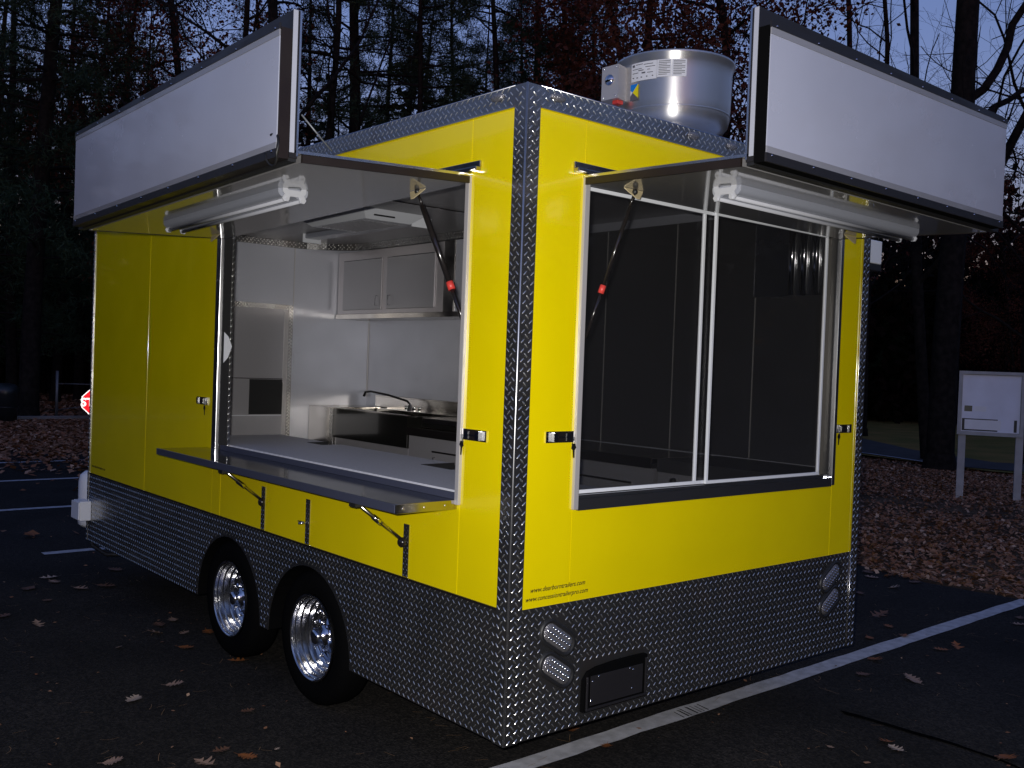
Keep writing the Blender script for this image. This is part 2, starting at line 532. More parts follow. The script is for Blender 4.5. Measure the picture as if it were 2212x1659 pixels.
def scatter(n, f, dens):
    out_ = []
    tot = 0
    while tot < n:
        p = f(n)
        k = rng.uniform(0, 1, len(p)) < dens(p[:, 0], p[:, 1])
        out_.append(p[k]); tot += k.sum()
    return np.concatenate(out_)[:n]
def blot(x, y, s=0.6, ph=0):
    return 0.5 + 0.5 * np.sin(x * s * 1.7 + ph + 1.3 * np.sin(y * s)) * np.cos(y * s * 1.9 - ph + 1.1 * np.sin(x * s * 1.4))
def dens_right(x, y):
    edge = 5.78 + 0.12 * np.sin(y * 3.1) + 0.08 * np.sin(y * 7.3)
    d = np.clip((x - edge) / 0.25, 0, 1)
    path = np.exp(-((x - 10.9) / 0.8) ** 2) * 0.72
    g = 0.35 * blot(x, y, 0.9)
    far = np.clip((x - 15.5) / 2.0, 0, 1) * 0.9
    return np.clip(d * (1 - path - g * np.exp(-((x - 9.2) / 1.2) ** 2)) * (1 - far), 0, 1)
P = scatter(135000, lambda n: np.stack([5.6 + 12.5 * rng.uniform(0, 1, n) ** 1.1, rng.uniform(-7, 16, n)], -1), dens_right)
Pz = ground_height(P[:, 0], P[:, 1]) + 0.012 + rng.uniform(0, 0.03, len(P))
Pz = np.where(P[:, 0] < 5.98, np.maximum(Pz, 0.012), Pz)
sz = np.full(len(P), 0.029)
tag(leaf_cloud("leaf_litter", np.column_stack([P, Pz]), sz, M['litter'], flat=0.35), "deep litter of brown and pinkish fallen leaves on the verge right of the parking lot", "leaf litter", kind='stuff')
def dens_left(x, y):
    bank = np.clip((y - 10.5) / 5.0, 0, 1) * np.clip((x - 0.6 - 0.12 * (14 - y)) / 2.0, 0.02, 1)
    bank = np.maximum(bank, np.clip((y - 16.0) / 3.0, 0, 0.9))
    return np.clip(bank * (0.55 + 0.6 * blot(x, y, 0.8, 2)) + 0.006, 0, 1)
P = scatter(26000, lambda n: np.stack([rng.uniform(-6, 6.0, n), rng.uniform(6.5, 21.7, n)], -1), dens_left)
tag(leaf_cloud("leaf_drift", np.column_stack([P, 0.012 + rng.uniform(0, 0.03, len(P))]), np.full(len(P), 0.055), M['litter'], flat=0.3), "drift of brown leaves spread over the far bays left of the trailer", "leaf litter", kind='stuff')
P = np.stack([rng.uniform(-14, 30, 30000), rng.uniform(21.95, 36, 30000)], -1)
tag(leaf_cloud("forest_floor_leaves", np.column_stack([P, ground_height(P[:, 0], P[:, 1]) + 0.02]), np.full(len(P), 0.09), M['litter'], flat=0.3), "brown leaves covering the forest floor beyond the kerb", "leaf litter", kind='stuff')
# small bits and pine straw on the asphalt
P = np.stack([rng.uniform(-6, 5.6, 900), rng.uniform(-2.6, 9, 900)], -1)
tag(leaf_cloud("leaf_fragments", np.column_stack([P, np.full(len(P), 0.006)]), rng.uniform(0.004, 0.016, len(P)), M['litter'], flat=0.15), "tiny leaf fragments strewn over the near asphalt", "leaf fragments", kind='stuff')
n = 1500
c = np.stack([rng.uniform(-3.0, 5.4, n), rng.uniform(-2.4, 5.5, n)], -1)
k = (blot(c[:, 0], c[:, 1], 1.6, 1) > 0.45)
c = c[k]; n = len(c)
V = []; F = []
for i in range(n):
    a = rng.uniform(0, 2 * np.pi); L = rng.uniform(0.03, 0.09); bend = rng.normal(0, 0.25)
    p = np.array([c[i, 0], c[i, 1], 0.007]); w = 0.0009
    for q in range(3):
        aa = a + bend * q
        d = np.array([math.cos(aa), math.sin(aa), 0]); nn = np.array([-d[1], d[0], 0]) * w
        q1 = p + d * L / 3
        b0 = len(V)
        V += [p - nn, p + nn, q1 + nn, q1 - nn]
        F.append([b0, b0 + 3, b0 + 2, b0 + 1])
        p = q1
tag(mesh_np("pine_straw", V, F, M['straw']), "thin dry pine needles scattered over the near asphalt", "pine needles", kind='stuff')

# ------------------------------------------------------------------ single fallen leaves near the camera
def oak_outline(lobes=4, seed=0, pointed=True):
    r = random.Random(seed)
    right = []
    n = lobes
    for i in range(n):
        t0 = -0.75 + 1.45 * i / n
        w = (0.22 + 0.42 * math.sin(math.pi * (i + 0.9) / (n + 0.8))) * r.uniform(0.8, 1.15)
        right.append((0.09, t0))
        right.append((w * 0.75, t0 + 0.17 + r.uniform(-0.04, 0.04)))
        right.append((w, t0 + 0.33 + r.uniform(-0.05, 0.05)))
        right.append((w * 0.5, t0 + 0.34))
    pts = [(0.018, -1.25), (0.025, -0.85)] + right + [(0.10, 0.78), (0.0, 1.0)]
    left = [(-x * r.uniform(0.8, 1.1), y + r.uniform(-0.03, 0.03)) for x, y in pts[:-1]][::-1]
    return pts + left
def leaf_mesh(seed, lobes):
    o = oak_outline(lobes, seed)
    r = random.Random(seed + 50)
    curl, twist = r.uniform(0.10, 0.30), r.uniform(-0.2, 0.2)
    me_b = bmesh.new()
    # grid-free fan: midrib points joined to outline
    n = len(o)
    half = (n + 1) // 2
    rib = [(0.0, y) for _, y in o[:half]]
    def zz(x, y):
        return curl * (abs(x) ** 1.3) * 1.1 + 0.10 * (y * y) + twist * x * y + 0.02
    vo = [me_b.verts.new((x, y, zz(x, y))) for x, y in o]
    vr = [me_b.verts.new((0, y, zz(0, y))) for _, y in rib]
    for i in range(half - 2):
        me_b.faces.new((vr[i], vo[i], vo[i + 1], vr[i + 1]))
        j, k2 = n - 1 - i, n - 2 - i
        me_b.faces.new((vr[i], vr[i + 1], vo[k2], vo[j]))
    i = half - 2
    me_b.faces.new((vr[i], vo[i], vo[i + 1]))
    me_b.faces.new((vr[i], vo[i + 1], vo[n - 1 - i]))
    me = bpy.data.meshes.new("fallen_leaf")
    me_b.to_mesh(me); me_b.free()
    return me
LEAFM = {}
def fallen_leaf(x, y, size, rot, key, label, tilt=0.0, var=0, z=0.006):
    k = (key, var)
    if k not in LEAFM:
        me = leaf_mesh(var * 7 + 3, 3 + var % 3)
        me.materials.append(M[key])
        LEAFM[k] = me
    o = bpy.data.objects.new("fallen_leaf", LEAFM[k])
    o.location = (x, y, z)
    o.rotation_euler = (tilt, tilt * 0.5, rot)
    o.scale = (size * 1.4, size * 1.15, size * 1.2)
    COL.objects.link(o)
    return tag(o, label, "leaf", "single fallen leaves on the asphalt")
#LEAVES-BEGIN
fallen_leaf(-0.229, 4.979, 0.062, 1.49, "leaf_d", "pale leaf left of the trailer just below the nearest short bay line", 0, 0)
fallen_leaf(-0.238, 4.820, 0.052, 3.42, "leaf_a", "tan leaf touching the pale leaf left of the trailer", 0, 1)
fallen_leaf(-0.441, 4.699, 0.06, 2.32, "leaf_c", "dull brown leaf near the left picture edge, below the bay line", 0, 2)
fallen_leaf(-0.143, 4.516, 0.058, 3.79, "leaf_a", "tan leaf between the left picture edge and the trailer skirt", 0, 3)
fallen_leaf(0.024, 4.503, 0.07, 3.93, "leaf_c", "long brown leaf beside the front lower corner of the trailer skirt", 0, 4)
fallen_leaf(0.262, 5.004, 0.066, 0.41, "leaf_c", "curled brown leaf under the front end of the trailer skirt", 0, 5)
fallen_leaf(-0.644, 3.704, 0.05, 0.08, "leaf_a", "cupped tan leaf alone at the far left of the asphalt", 0.25, 0)
fallen_leaf(-0.770, 4.011, 0.05, 5.26, "leaf_c", "brown leaf cut by the left picture edge", 0, 1)
fallen_leaf(-0.427, 4.288, 0.035, 1.63, "leaf_c", "small flat brown leaf left of the front wheel", 0, 2)
fallen_leaf(-0.127, 3.144, 0.06, 1.47, "leaf_a", "large tan leaf standing up in front of the forward wheel", 0.3, 3)
fallen_leaf(-0.042, 3.299, 0.05, 6.25, "leaf_c", "dark brown leaf just behind the large tan leaf by the forward wheel", 0, 4)
fallen_leaf(0.074, 3.365, 0.045, 2.95, "leaf_a", "thin tan leaf in the shade left of the forward wheel", 0, 5)
fallen_leaf(0.017, 3.043, 0.04, 5.25, "leaf_a", "flat narrow tan leaf close to the forward wheel", 0, 0)
fallen_leaf(0.142, 2.981, 0.05, 2.99, "leaf_b", "orange brown leaf against the forward tyre", 0, 1)
fallen_leaf(-0.093, 2.750, 0.045, 4.01, "leaf_b", "red orange leaf below the forward wheel, away from the tyre", 0, 2)
fallen_leaf(0.040, 2.354, 0.048, 0.95, "leaf_b", "bright orange leaf between the two wheels", 0, 3)
fallen_leaf(-0.393, 2.161, 0.048, 3.99, "leaf_a", "pale tan leaf with three points in the middle of the empty asphalt", 0.2, 4)
fallen_leaf(-0.642, 2.055, 0.05, 5.45, "leaf_d", "pinkish pale leaf lying flat, nearest the middle left of the asphalt", 0, 5)
fallen_leaf(-0.405, 2.955, 0.03, 3.29, "leaf_a", "small curled leaf among pine needles left of the wheels", 0.3, 0)
fallen_leaf(-0.256, 1.599, 0.035, 4.66, "leaf_c", "small dark brown leaf below the rear wheel", 0, 1)
fallen_leaf(-0.969, 1.366, 0.042, 4.22, "leaf_a", "tan leaf at the bottom picture edge, left one of the pair with the lobed leaf", 0.2, 2)
fallen_leaf(-0.671, 1.137, 0.05, 0.40, "leaf_a", "deeply lobed tan oak leaf cut by the bottom picture edge", 0, 3)
fallen_leaf(-0.559, 1.222, 0.04, 4.76, "leaf_c", "rusty dark leaf just behind the lobed oak leaf at the bottom edge", 0, 4)
fallen_leaf(-0.499, 1.096, 0.045, 3.71, "leaf_b", "rusty orange leaf at the bottom edge right of the lobed oak leaf", 0, 5)
fallen_leaf(-0.356, 1.098, 0.015, 1.89, "leaf_d", "tiny pale leaf scrap at the bottom edge left of the trailer corner", 0, 0)
fallen_leaf(5.471, 1.572, 0.058, 0.19, "leaf_a", "tan leaf nearest the verge beside the trailer's right corner", 0, 1)
fallen_leaf(5.641, 1.708, 0.062, 5.44, "leaf_c", "dark brown leaf at the verge beside the trailer's right corner", 0, 2)
fallen_leaf(5.256, 1.257, 0.062, 2.97, "leaf_d", "pale upright leaf between the long white line and the verge", 0.3, 3)
fallen_leaf(5.613, 1.265, 0.06, 4.51, "leaf_c", "dull brown leaf close to the verge edge on the right", 0, 4)
fallen_leaf(4.808, 1.302, 0.045, 5.52, "leaf_c", "brown leaf beside the trailer's right corner trim", 0, 5)
fallen_leaf(4.296, 0.850, 0.075, 4.48, "leaf_c", "long dark curled leaf behind the long white line, right of the trailer", 0.2, 0)
fallen_leaf(4.029, 0.637, 0.04, 5.78, "leaf_b", "small orange leaf just behind the long white line", 0, 1)
fallen_leaf(3.635, 0.560, 0.038, 2.48, "leaf_b", "small round orange leaf near the skirt's right lower corner", 0, 2)
fallen_leaf(3.888, 0.448, 0.042, 5.03, "leaf_b", "orange leaf lying on the long white line", 0, 3)
fallen_leaf(3.205, 0.280, 0.058, 2.79, "leaf_b", "orange brown leaf touching the near side of the long white line", 0.2, 4)
fallen_leaf(3.024, -0.056, 0.062, 5.88, "leaf_a", "large tan oak leaf in front of the long white line on the right", 0.15, 5)
fallen_leaf(3.940, 0.121, 0.055, 5.52, "leaf_b", "orange leaf, right one of the pair in front of the white line", 0.3, 0)
fallen_leaf(3.782, 0.147, 0.045, 0.61, "leaf_b", "orange leaf, left one of the pair in front of the white line", 0, 1)
fallen_leaf(2.871, 0.163, 0.042, 0.85, "leaf_c", "slim brown leaf left of the large tan oak leaf", 0, 2)
fallen_leaf(1.994, -0.454, 0.042, 1.36, "leaf_b", "rusty leaf beside the cream lobed leaf near the sealed crack", 0.2, 3)
fallen_leaf(1.950, -0.527, 0.042, 6.06, "leaf_d", "cream lobed leaf near the sealed crack at the bottom right", 0, 4)
fallen_leaf(2.277, -0.883, 0.06, 2.74, "leaf_b", "broad orange leaf in the bottom right corner of the picture", 0.25, 5)
fallen_leaf(4.921, 0.130, 0.05, 3.94, "leaf_a", "tan leaf at the right picture edge below the white line", 0, 0)
fallen_leaf(5.119, 0.210, 0.045, 1.89, "leaf_c", "brown leaf at the right picture edge just below the white line", 0, 1)
fallen_leaf(1.712, -0.333, 0.018, 3.19, "leaf_a", "scrap of tan leaf between pine needles at the bottom right", 0, 2)
fallen_leaf(0.867, 0.514, 0.045, 2.42, "leaf_b", "orange leaf under the rear skirt edge, against the white line", 0.1, 3)
fallen_leaf(0.859, 0.280, 0.035, 2.20, "leaf_b", "small rusty leaf on the near side of the white line below the trailer corner", 0.1, 4)
#LEAVES-END

# ------------------------------------------------------------------ tread plate lugs
def lug_field(name, origin, u, v, nrm, U, V, parent, keep=None, mt='lug', a=0.0180, L=0.0115, W=0.0025, H=0.0017):
    origin, u, v, nrm = [np.array(q, float) for q in (origin, u, v, nrm)]
    # columns of parallel lugs, each column leaning the other way and shifted half a step
    nu, nv = max(1, int(U / a)), int(V / (2 * a)) + 1
    I, J = np.meshgrid(np.arange(nu), np.arange(nv), indexing='ij')
    ou, ov = (U - (nu - 1) * a) / 2, a * 0.5
    pu, pv = (ou + I * a).ravel(), (ov + J * 2 * a + (I % 2) * a).ravel()
    par = (I % 2).ravel()
    inside = pv < V - 0.35 * a
    pu, pv, par = pu[inside], pv[inside], par[inside]
    if keep is not None:
        k = keep(pu, pv)
        pu, pv, par = pu[k], pv[k], par[k]
    ang = np.where(par == 0, 1, -1) * (np.pi / 4) + rng.normal(0, 0.03, len(pu))
    n = len(pu)
    t = np.arange(8) * np.pi / 4
    loc = []
    for s, h in ((1.0, -0.0002), (0.62, 0.8)):
        loc += [(L * s * math.cos(q), W * s * math.sin(q), H * h if h > 0 else h) for q in t]
    loc.append((0, 0, H))
    loc = np.array(loc)
    ca, sa = np.cos(ang)[:, None], np.sin(ang)[:, None]
    x = loc[None, :, 0] * ca - loc[None, :, 1] * sa + pu[:, None]
    y = loc[None, :, 0] * sa + loc[None, :, 1] * ca + pv[:, None]
    z = np.broadcast_to(loc[None, :, 2], x.shape)
    Vt = origin + x[..., None] * u + y[..., None] * v + z[..., None] * nrm
    Vt = Vt.reshape(-1, 3)
    F = []
    for k in range(8):
        k2 = (k + 1) % 8
        F += [(k, k2, 8 + k2), (k, 8 + k2, 8 + k), (8 + k, 8 + k2, 16)]
    F = np.array(F)
    if np.dot(np.cross(u, v), nrm) < 0:
        F = F[:, ::-1]
    Fs = (F[None] + (np.arange(n) * 17)[:, None, None]).reshape(-1, 3)
    o = mesh_np(name, Vt, Fs, M[mt], parent, smooth=True)
    o["kind"] = "stuff"
    return o

# ------------------------------------------------------------------ the trailer
ZB, ZS, ZY, ZT = 0.29, 0.795, 2.691, 2.7655
TW, TL, T = 2.44, 4.877, 0.062
WX0, WX1, WZ0 = 0.31, 2.175, 1.18
SY0, SY1, SZ0 = 0.32, 2.655, 1.155
WZ1 = 2.452
tr = thing("concession_trailer", (1.22, 2.44, 0), "yellow concession trailer with tread plate skirt and two open awning windows", "trailer")

# structural walls (interior white)
for a_, b_ in (((0.012, 0.06, 0.45), (0.058, TL - 0.06, SZ0)), ((0.012, 0.06, WZ1), (0.058, TL - 0.06, 2.70)),
               ((0.012, 0.06, SZ0), (0.058, SY0, WZ1)), ((0.012, SY1 + 0.012, SZ0), (0.058, TL - 0.06, WZ1))):
    pass
w = MB()
w.box((0.012, 0.06, 0.715), (0.058, TL - 0.06, SZ0)).box((0.012, 0.06, WZ1), (0.058, TL - 0.06, 2.70)).box((0.012, 0.06, SZ0), (0.058, SY0, WZ1)).box((0.012, SY1 + 0.012, SZ0), (0.058, TL - 0.06, WZ1))
w.build("side_wall", M['inner'], tr)
w = MB()
w.box((0.0125, 0.012, 0.45), (TW - 0.06, 0.058, WZ0)).box((0.0125, 0.012, WZ1), (TW - 0.06, 0.058, 2.70)).box((0.0125, 0.012, WZ0), (WX0, 0.058, WZ1)).box((WX1, 0.012, WZ0), (TW - 0.06, 0.058, WZ1))
w.build("rear_wall", M['inner'], tr)
box("far_wall", (TW - 0.058, 0.001, 0.45), (TW - 0.006, TL - 0.06, 2.70), M['inner'], tr)
box("front_wall", (0.008, TL - 0.058, 0.30), (TW - 0.006, TL - 0.002, 2.70), M['inner'], tr)
box("floor", (0.345, 0.013, 0.36), (TW - 0.01, TL - 0.01, 0.449), M['steel_dark'], tr)
box("ceiling", (0.061, 0.061, 2.695), (TW - 0.06, TL - 0.062, 2.715), M['ceiling'], tr)
box("roof", (0.004, 0.004, 2.72), (TW - 0.004, TL - 0.004, 2.760), M['alu'], tr)
# yellow outer skin, sheet by sheet
def skin_side(y0, y1, z0, z1, extra=()):
    b = MB().box((0.0, y0, z0), (0.010, y1, z1), 0.0012)
    for (a0, a1, c0, c1) in extra:
        b.box((0.0, a0, c0), (0.010, a1, c1), 0.0012)
    return b.build("wall_panel", M['yellow'], tr)
g = 0.0012
skin_side(T - .01, SY0 - g, ZS - .01, ZY + .01)
skin_side(SY0 + g, 2.557 - g, WZ1 + .012, ZY + .01)
skin_side(SY0 + g, 2.557 - g, ZS - .01, SZ0)
skin_side(SY1 + .014, 3.74 - g, ZS - .01, ZY + .01, ((2.557 + g, SY1 + .0138, ZS - .01, SZ0), (2.557 + g, SY1 + .0138, WZ1 + .012, ZY + .01)))
skin_side(3.74 + g, TL - 0.02, ZS - .01, ZY + .01)
for y in (2.557, 3.74):
    box("panel_seam", (-0.0012, y - 0.004, ZS), (0.002, y + 0.004, SZ0 if y < 3 else ZY), M['yellow'], tr)
def skin_rear(x0, x1, z0, z1):
    return MB().box((x0, 0.0, z0), (x1, 0.010, z1), 0.0012).build("wall_panel", M['yellow'], tr)
skin_rear(T - .01, WX0 - g, ZS - .01, ZY + .01)
skin_rear(WX1 + g, TW - T + .01, ZS - .01, ZY + .01)
skin_rear(WX0 + g, WX1 - g, WZ1 + .012, ZY + .01)
skin_rear(WX0 + g, WX1 - g, ZS - .01, WZ0)

# skirt of tread plate with the two wheel arches
AR, AC = 0.405, (1.505, 2.415)
def arch_poly(y0, y1, centers):
    pts = [(y0, ZB), (y0, ZS)]
    pts += [(y1, ZS), (y1, ZB)]
    for c in sorted(centers, reverse=True):
        for k in range(0, 25):
            a = math.pi * k / 24
            pts.append((c + AR * math.cos(a), ZB + AR * math.sin(a) * 1.0))
    return pts
XS = -0.0035
for (y0, y1, cs) in ((0.0, 3.115, AC), (3.117, TL, ())):
    poly = arch_poly(y0, y1, cs)
    sk = MB().prism([(XS, y, z) for y, z in poly], (0.0032, 0, 0)).build("skirt_panel", M['plate'], tr)
    def keep(pu, pv, y0=y0, cs=cs):
        k = np.ones(len(pu), bool)
        for c in cs:
            k &= ((pu + y0 - c) ** 2 + (pv + ZB - ZB) ** 2) > (AR + 0.012) ** 2
        return k & (pu + y0 > T + 0.003)
    lug_field("tread_lugs", (XS, y0, ZB), (0, 1, 0), (0, 0, 1), (-1, 0, 0), y1 - y0, ZS - ZB, sk, keep)
lights_pos = ((0.255, 0.662, -1), (0.255, 0.535, -1), (2.193, 0.680, 1), (2.193, 0.553, 1))
sk = box("skirt_panel", (0.0, XS, ZB), (TW, -0.0003, ZS), M['plate'], tr)
def keep_r(pu, pv):
    k = (pu > T + 0.003) & (pu < TW - T - 0.003)
    for lx, lz, s in lights_pos:
        k &= ((pu - lx) ** 2 / 0.115 ** 2 + (pv + ZB - lz) ** 2 / 0.10 ** 2) > 0.55
    k &= ~((pu > 0.385) & (pu < 0.77) & (pv + ZB > 0.325) & (pv + ZB < 0.535))
    return k
lug_field("tread_lugs", (0, XS, ZB), (1, 0, 0), (0, 0, 1), (0, -1, 0), TW, ZS - ZB, sk, keep_r)
# dark gap strips under the yellow
box("trim_strip", (-0.006, T, ZS - 0.006), (-0.0002, TL - 0.02, ZS + 0.004), M['gloss_black'], tr)
# wheel well liners
for c in AC:
    b = MB()
    n = 20
    pr = [(c + AR * math.cos(math.pi * k / n), ZB + AR * math.sin(math.pi * k / n)) for k in range(n + 1)]
    for (a0, a1), (b0, b1) in zip(pr, pr[1:]):
        vs = [b.bm.verts.new(p) for p in ((0.001, a0, a1), (0.34, a0, a1), (0.34, b0, b1), (0.001, b0, b1))]
        b.bm.faces.new(vs)
    b.bm.faces.new([b.bm.verts.new((0.34, y, z)) for y, z in pr])
    b.build("wheel_well", M['tyre'], tr)
box("chassis_rail", (0.345, 0.05, 0.30), (0.40, TL - 0.05, 0.36), M['black'], tr)
box("chassis_rail", (2.04, 0.05, 0.30), (2.10, TL - 0.05, 0.36), M['black'], tr)

# corner trims (angle of tread plate, rounded edge catches light)
def angle_trim(name, side, z0, z1):
    """side: 'near' = corner at origin, 'right' = corner at x=TW"""
    e = 0.0075
    b = MB()
    rr = 0.006
    outline = []
    if side == 'near':
        arc = [(-e + rr - rr * math.cos(t), -e + rr - rr * math.sin(t)) for t in [math.pi / 2 * k / 5 for k in range(6)]]
        outline = [(-e, T)] + arc + [(T, -e), (T, -XS * 0 - 0.004), (-0.004, -0.004), (-0.004, T)]
    else:
        arc = [(TW + e - rr + rr * math.sin(t), -e + rr - rr * math.cos(t)) for t in [math.pi / 2 * k / 5 for k in range(6)]]
        outline = [(TW - T, -e)] + arc + [(TW + e, T), (TW + 0.004, T), (TW + 0.004, -0.004), (TW - T, -0.004)]
    b.prism([(x, y, z0) for x, y in outline], (0, 0, z1 - z0))
    o = b.build(name, M['plate'], tr)
    return o
ct = angle_trim("corner_trim", 'near', ZB - 0.002, ZT)
lug_field("tread_lugs", (-0.0075, 0.004, ZB), (0, 1, 0), (0, 0, 1), (-1, 0, 0), T - 0.004, ZT - ZB, ct, L=0.0130, W=0.0030, H=0.0024)
lug_field("tread_lugs", (0.004, -0.0075, ZB), (1, 0, 0), (0, 0, 1), (0, -1, 0), T - 0.004, ZT - ZB, ct, L=0.0130, W=0.0030, H=0.0024)
MB().tube([(-0.0066, -0.0066, ZB), (-0.0066, -0.0066, ZT)], 0.0036, 12).build("corner_bead", M['bead'], ct)
ct = angle_trim("corner_trim", 'right', ZB - 0.002, ZT)
lug_field("tread_lugs", (TW - T, -0.0075, ZB), (1, 0, 0), (0, 0, 1), (0, -1, 0), T, ZT - ZB, ct, L=0.0130, W=0.0030, H=0.0024)
MB().tube([(TW - T, -0.0078, ZB), (TW - T, -0.0078, ZS)], 0.002, 6).build("edge_bead", M['alu'], ct)
o = box("corner_trim", (-0.0075, TL - 0.03, ZB), (0.008, TL, ZT), M['plate'], tr, 0.002)
lug_field("tread_lugs", (-0.0075, TL - 0.03, ZB), (0, 1, 0), (0, 0, 1), (-1, 0, 0), 0.03, ZT - ZB, o)
# roof trims
o = box("roof_trim", (-0.0068, T + 0.001, ZY), (0.012, TL, ZT), M['plate'], tr, 0.0015)
lug_field("tread_lugs", (-0.0068, T + 0.004, ZY + 0.002), (0, 1, 0), (0, 0, 1), (-1, 0, 0), TL - T - 0.01, ZT - ZY - 0.004, o, L=0.0130, W=0.0030, H=0.0024)
box("trim_lip", (-0.012, T + 0.001, ZY - 0.008), (0.001, TL, ZY - 0.0005), M['steel'], o)
MB().tube([(-0.006, T, ZT), (-0.006, TL, ZT)], 0.003, 6).build("roof_bead", M['alu'], o)
o = box("roof_trim", (T + 0.001, -0.0068, ZY), (TW - T - 0.001, 0.012, ZT), M['plate'], tr, 0.0015)
lug_field("tread_lugs", (T + 0.004, -0.0068, ZY + 0.002), (1, 0, 0), (0, 0, 1), (0, -1, 0), TW - 2 * T - 0.01, ZT - ZY - 0.004, o, L=0.0130, W=0.0030, H=0.0024)
box("trim_lip", (T + 0.001, -0.012, ZY - 0.008), (TW - T, 0.001, ZY - 0.0005), M['steel'], o)
MB().tube([(T, -0.006, ZT), (TW - T, -0.006, ZT)], 0.003, 6).build("roof_bead", M['alu'], o)
# marker lights
for p, ax in (((-0.008, 0.165, 2.738), (-1, 0, 0)), ((0.150, -0.008, 2.738), (0, -1, 0)), ((0.95, -0.008, 2.738), (0, -1, 0)), ((1.22, -0.008, 2.738), (0, -1, 0))):
    b = MB().lathe((0, 0, 0), ax, [(0.001, 0.014), (0.008, 0.013), (0.014, 0.009), (0.017, 0.0)], 20)
    for v_ in b.bm.verts:
        if ax[0]:
            v_.co.y *= 2.3
        else:
            v_.co.x *= 2.3
        v_.co += Vector(p)
    b.build("marker_light", M['lens'], tr)

# ---- side serving window frame (left face)
box("window_frame", (-0.014, SY0 - 0.004, SZ0 + 0.001), (0.012, SY0 + 0.020, WZ1 + 0.01), M['alu_white'], tr, 0.002)
sf = box("window_frame", (-0.014, SY1 - 0.045, SZ0 + 0.001), (0.012, SY1 + 0.012, WZ1 + 0.01), M['alu'], tr, 0.002)
box("jamb_seal", (-0.004, SY1 - 0.075, SZ0 + 0.002), (0.055, SY1 - 0.0455, WZ1), M['black'], sf)
box("jamb_seal", (0.0125, SY0 + 0.001, SZ0 + 0.002), (0.055, SY0 + 0.012, WZ1), M['black'], sf)
o = box("jamb_plate", (0.044, SY1 - 0.0790, SZ0 + 0.002), (0.058, SY1 - 0.0755, WZ1), M['plate'], sf)
lug_field("jamb_lugs", (0.040, SY1 - 0.0790, SZ0), (1, 0, 0), (0, 0, 1), (0, -1, 0), 0.020, WZ1 - SZ0, sf)

# ---- rear window
rf = box("window_frame", (WX0 - 0.004, -0.014, WZ0 - 0.02), (WX0 + 0.022, 0.012, WZ1 + 0.01), M['alu_white'], tr, 0.002)
box("window_frame", (WX1 - 0.022, -0.014, WZ0 - 0.02), (WX1 + 0.004, 0.012, WZ1 + 0.01), M['alu'], tr, 0.002)
box("window_sill", (WX0 + 0.0225, -0.012, WZ0 - 0.025), (WX1 - 0.0225, 0.0115, WZ0 + 0.020), M['shelf'], rf)
box("sill_track", (WX0 + 0.0225, 0.0118, WZ0 + 0.001), (WX1 - 0.0225, 0.058, WZ0 + 0.032), M['shelf'], rf)
box("jamb_seal", (WX1 - 0.045, -0.002, WZ0 + 0.033), (WX1 - 0.0225, 0.06, WZ1), M['black'], rf)
box("jamb_strip", (WX1 - 0.085, 0.028, WZ0 + 0.033), (WX1 - 0.0455, 0.05, WZ1), M['steel'], rf)
win = MB()
zb_, zt_ = WZ0 + 0.034, WZ1 - 0.012
xm = 1.170
sw = 0.015
# left sash (rear) and right sash (front)
for nm, x0, x1, yy in (("window_sash", WX0 + 0.024, xm + 0.004, 0.034), ("window_sash", xm - 0.004, 2.085, 0.020)):
    b = MB()
    b.box((x0, yy, zb_), (x1, yy + 0.012, zb_ + sw), 0.0015).box((x0, yy, zt_ - sw), (x1, yy + 0.012, zt_), 0.0015)
    if x0 > 1:
        b.box((x0, yy, zb_ + sw), (x0 + sw, yy + 0.012, zt_ - sw), 0.0015)
    b.box((x1 - sw if x0 > 1 else x1 - 0.075, yy, zb_ + sw), (x1 if x0 > 1 else x1 - 0.060, yy + 0.012, zt_ - sw), 0.0015)
    s = b.build(nm, M['white'] if x0 < 1 else M['white'], tr)
    box("pane", (x0 + 0.001, yy + 0.0045, zb_ + 0.004), (x1 - 0.001, yy + 0.0075, zt_ - 0.004), M['glass'], s)
box("insect_screen", (WX0 + 0.024, 0.0508, zb_), (2.085, 0.0512, zt_), M['screen'], tr)

